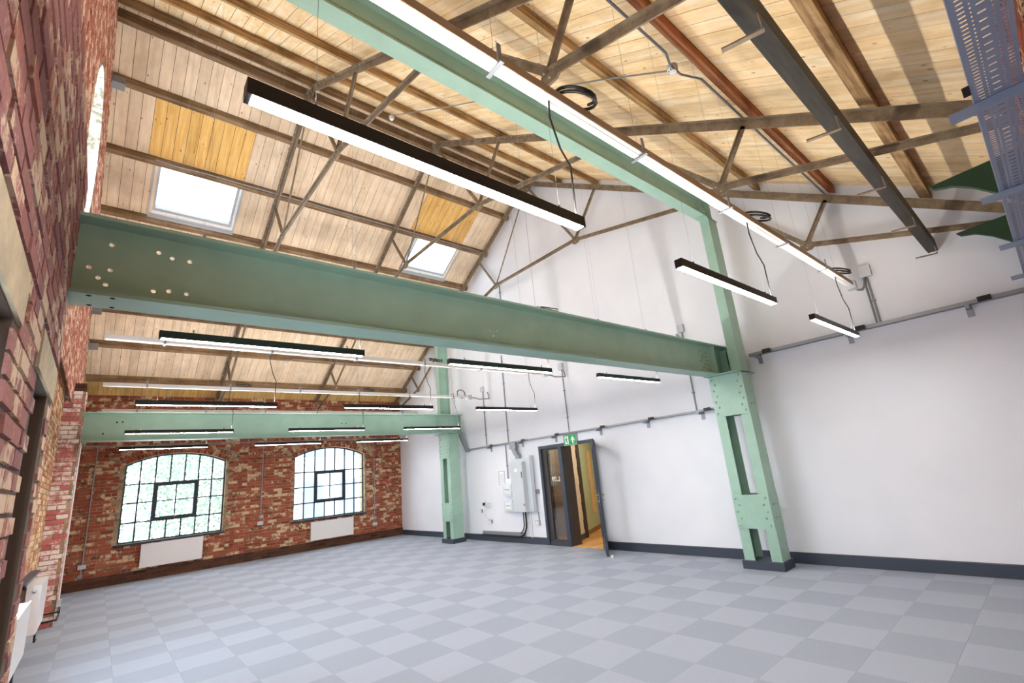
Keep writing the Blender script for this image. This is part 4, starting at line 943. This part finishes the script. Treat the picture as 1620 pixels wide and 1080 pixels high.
for r, (y, z) in enumerate(ROWS[:4]):
    for c, x in enumerate(COLX):
        if r == 1 and c != 1: continue   # hidden behind the near beam
        cx = x + LL + .12 + (.0 if r else .01); q = MB(); pts = []
        for k in range(33):
            a = 2 * math.pi * k / 16; pts.append((cx + .12 * math.cos(a), y + .02 + .11 * math.sin(a) * (0.15 if (r == 3 and c == 2) else 1), 3.63 + (.11 if (r == 3 and c == 2) else .05) * math.sin(a) + .0018 * k))
        q.tube(pts, .010 if r == 0 else .007, 6); q.smooth = True
        nm = [['big black cable coil looped over the nearest trunking at the top centre', 'black cable coil on the nearest trunking right of the high beam end', 'black cable coil at the right end of the nearest trunking'],
              ['black cable coil behind the near green beam, left', 'black cable coil peeping over the top of the near green beam', 'black cable coil behind the near green beam, right'],
              ['black cable coil on the third-row trunking, left', 'black cable coil on the third-row trunking, middle', 'black cable coil on the third-row trunking, by the white wall'],
              ['black cable coil on the fourth-row trunking, left', 'black cable coil on the fourth-row trunking, middle', 'black cable coil in front of the far green column']][r][c]
        solo('cable_coil', q, M_cable, nm, 'cable', 'coils of black cable on the trunking')

# ------------------------------------------------------------------ rail, flat bars, perforated tray, haunches
q = MB().box(XG, W - .03, .50, .508, 3.80, 3.95).box(XG, W - .03, .508, .60, 3.80, 3.808).box(XG, W - .03, .508, .545, 3.942, 3.95)
rl = solo('steel_rail', q, M_dsteel, 'blackened steel channel hanging below the trusses at the upper right', 'rail', org=(3, .55, 3.80))
part('web_slots', MB().box(XG, W - .1, .596, .604, 3.81, 3.85), M_dsteel, rl)
bl = {2.35: 'bent flat bar under the black rail, nearest the camera', 3.62: 'bent flat bar under the black rail, second from the camera', 4.87: 'bent flat bar under the black rail, third from the camera', 6.12: 'bent flat bar under the black rail, fourth from the camera', 7.38: 'bent flat bar at the wall end of the black rail'}
for x, lab in bl.items():
    q = MB().bar((x - .02, .505, 3.80), (x, .505, 3.715), .03, .008, (0, 1, 0)).bar((x, .50, 3.705), (x - .06, .70, 3.705), .03, .01)
    solo('flat_bar_hanger', q, M_steel, lab, 'bracket', 'bent flat bars under the black rail')
zt_ = 3.20; ya, yb = -.275, -.104
mb = MB(); xs_ = [0.6]; 
x = 0.6
while x < W - .02:
    cw = .030; nxt = x + cw
    for r_, (p, q_, slot) in enumerate(((-.275, -.262, 0), (-.262, -.240, 1), (-.240, -.225, 0), (-.225, -.220, 2), (-.220, -.205, 0), (-.205, -.178, 3), (-.178, -.164, 0), (-.164, -.159, 2), (-.159, -.146, 0), (-.146, -.124, 1), (-.124, -.104, 0))):
        f = x + (.008 if slot else 0); k = int(round((x - .6) / cw))
        if slot == 1 or (slot == 2) or (slot == 3 and k % 2 == 0):
            mb.add([(x, p, zt_), (x + .022, p, zt_), (x + .022, q_, zt_), (x, q_, zt_)], [(0, 3, 2, 1)])
        else: mb.add([(x, p, zt_), (nxt, p, zt_), (nxt, q_, zt_), (x, q_, zt_)], [(0, 3, 2, 1)])
    x = nxt
pt = thing('perforated_tray', 'wide blue-grey perforated cable tray at the upper right corner', 'cable tray', (4, -.19, zt_))
part('tray_bed', mb, M_tray, pt)
part('side_flange', MB().box(.6, W - .02, yb, yb + .002, zt_, zt_ + .05).box(.6, W - .02, ya - .002, ya, zt_, zt_ + .05), M_tray, pt)
for x in (1.74, 3.15, 4.56, 5.97, 7.38):
    part('cantilever_arm', MB().box(x - .018, x + .018, YN, 0.0, zt_ - .045, zt_ - .003).box(x - .03, x + .03, YN, YN + .01, zt_ - .12, zt_ + .06), M_tray, pt)
q = MB()
for k in range(5): q.box(2.95 + .02 * k, 2.954 + .02 * k, yb - .01, yb + .03, zt_ + .0, zt_ + .01)
part('cable_ties', q, M_cable, pt)
for x, lab in ((5.7, 'dark green curved haunch plate beside the perforated tray, lit boards behind'), (7.42, 'dark green curved haunch plate beside the tray against the white wall')):
    L = [(.29, 3.87), (YN, 3.91), (YN, 3.35), (-.22, 3.46), (-.10, 3.60), (.02, 3.72), (.14, 3.80), (.26, 3.83)]
    solo('haunch_plate', MB().slab([L], (x - .03, 0, 0), (0, 1, 0), (0, 0, 1), (.06, 0, 0)), M_haunch, lab, 'bracket', 'dark green haunch plates')

# ------------------------------------------------------------------ smoke detectors and ceiling conduits
def detector(x, y, z, lab):
    t = thing('smoke_detector', lab, 'smoke detector', (x, y, z), 'white smoke detectors')
    q = MB().cyl((x, y, z + .03), (x, y, z + .07), .05, 16); q.smooth = False; part('base_box', q, M_cab, t)
    part('sensor_head', MB().cyl((x, y, z), (x, y, z + .03), .032, 16, .048), M_whitep, t)
    q = MB()
    for k in range(8): a = k * math.pi / 4; q.box(x + .038 * math.cos(a) - .004, x + .038 * math.cos(a) + .004, y + .038 * math.sin(a) - .004, y + .038 * math.sin(a) + .004, z + .008, z + .02)
    part('vents', q, M_hole, t)
detector(3.70, 1.58, 5.12, 'round white smoke detector beside the red-stained purlin at the upper right')
detector(3.52, 6.93, 8.33, 'small white smoke detector near the roof ridge behind the high green beam')
detector(3.46, 13.40, 5.0, 'small white smoke detector on the low purlin below the near green beam')
def thinpipe(pts, lab, r=.009):
    q = MB().tube(pts, r, 6); solo('ceiling_conduit', q, M_galv, lab, 'conduit')
thinpipe([(3.70, 1.62, 5.17), (3.70, 2.3, roof(2.3) - .17), (3.70, 2.93, roof(2.93) - .15)], 'thin conduit crossing from the smoke detector towards the high green beam')
thinpipe([(3.52, 6.85, 8.37), (3.60, 5.0, roof(5.0) - .17), (3.62, 3.5, roof(3.5) - .17)], 'thin conduit from the ridge detector down to the high green beam')
thinpipe([(1.2, 1.50, 5.12), (3.45, 1.50, 5.12), (3.62, 1.56, 5.14), (3.8, 1.56, 5.14), (4.0, 1.46, 5.12), (W, 1.46, 5.12)], 'grey conduit running along the red-stained purlin at the upper right', .012)
thinpipe([(.18, 9.42, roof(9.42) - .12), (.5, 9.42, roof(9.42) - .135), (.9, 9.42, roof(9.42) - .115), (W - .03, 9.42, roof(9.42) - .12)], 'bright thin conduit along the purlin above the skylights', .014)
thinpipe([(3.46, 13.38, 5.05), (3.7, 13.44, roof(13.44) - .13), (7.0, 13.44, roof(13.44) - .13)], 'thin conduit from the low smoke detector towards the white wall')

# ------------------------------------------------------------------ outside
fac = thing('building', 'pale office building seen through the second arched window', 'building', (9, 26, -8))
part('wall', MB().box(5.5, 22, 27, 35, -8, 14), M_pale, fac)
for zz in (-3.0, 0.2, 3.4, 6.6):
    for k in range(8):
        x = 6.2 + k * 1.9; f = part('window', MB().box(x, x + 1.0, 26.96, 27, zz, zz + 1.9), mat('shaded_window_%d' % (k % 2), s(92, 102, 116), .2) if (k < 2 and zz == -3.0) else bpy.data.materials['shaded_window_%d' % (k % 2)], fac)
for i, (x, y, h, lab) in enumerate(((1.0, 24, 3.4, 'leafy green tree seen through the left of the first arched window'), (4.8, 27, 3.0, 'paler tree seen through the right of the first arched window'))):
    t = thing('tree', lab, 'tree', (x, y, -8), 'trees outside'); part('trunk', MB().cyl((x, y, -8), (x, y, h - 1), .16, 8), M_galv, t)
    q = MB(); rr = random.Random(i + 3)
    for k in range(3400):
        a, b, c = rr.gauss(0, 1), rr.gauss(0, 1), rr.gauss(0, 1); n_ = math.sqrt(a * a + b * b + c * c) + 1e-6; rd = rr.random() ** .33 * 3.4
        p = Vector((x + a / n_ * rd, y + b / n_ * rd, h + c / n_ * rd * 1.3)); d1_ = Vector((rr.gauss(0, 1), rr.gauss(0, 1), rr.gauss(0, 1))).normalized() * .17; d2_ = d1_.orthogonal().normalized() * .09
        q.add([p, p + d1_ * .5 + d2_, p + d1_, p + d1_ * .5 - d2_], [(0, 1, 2, 3)])
    stuff(part('foliage', q, M_leaf, t))
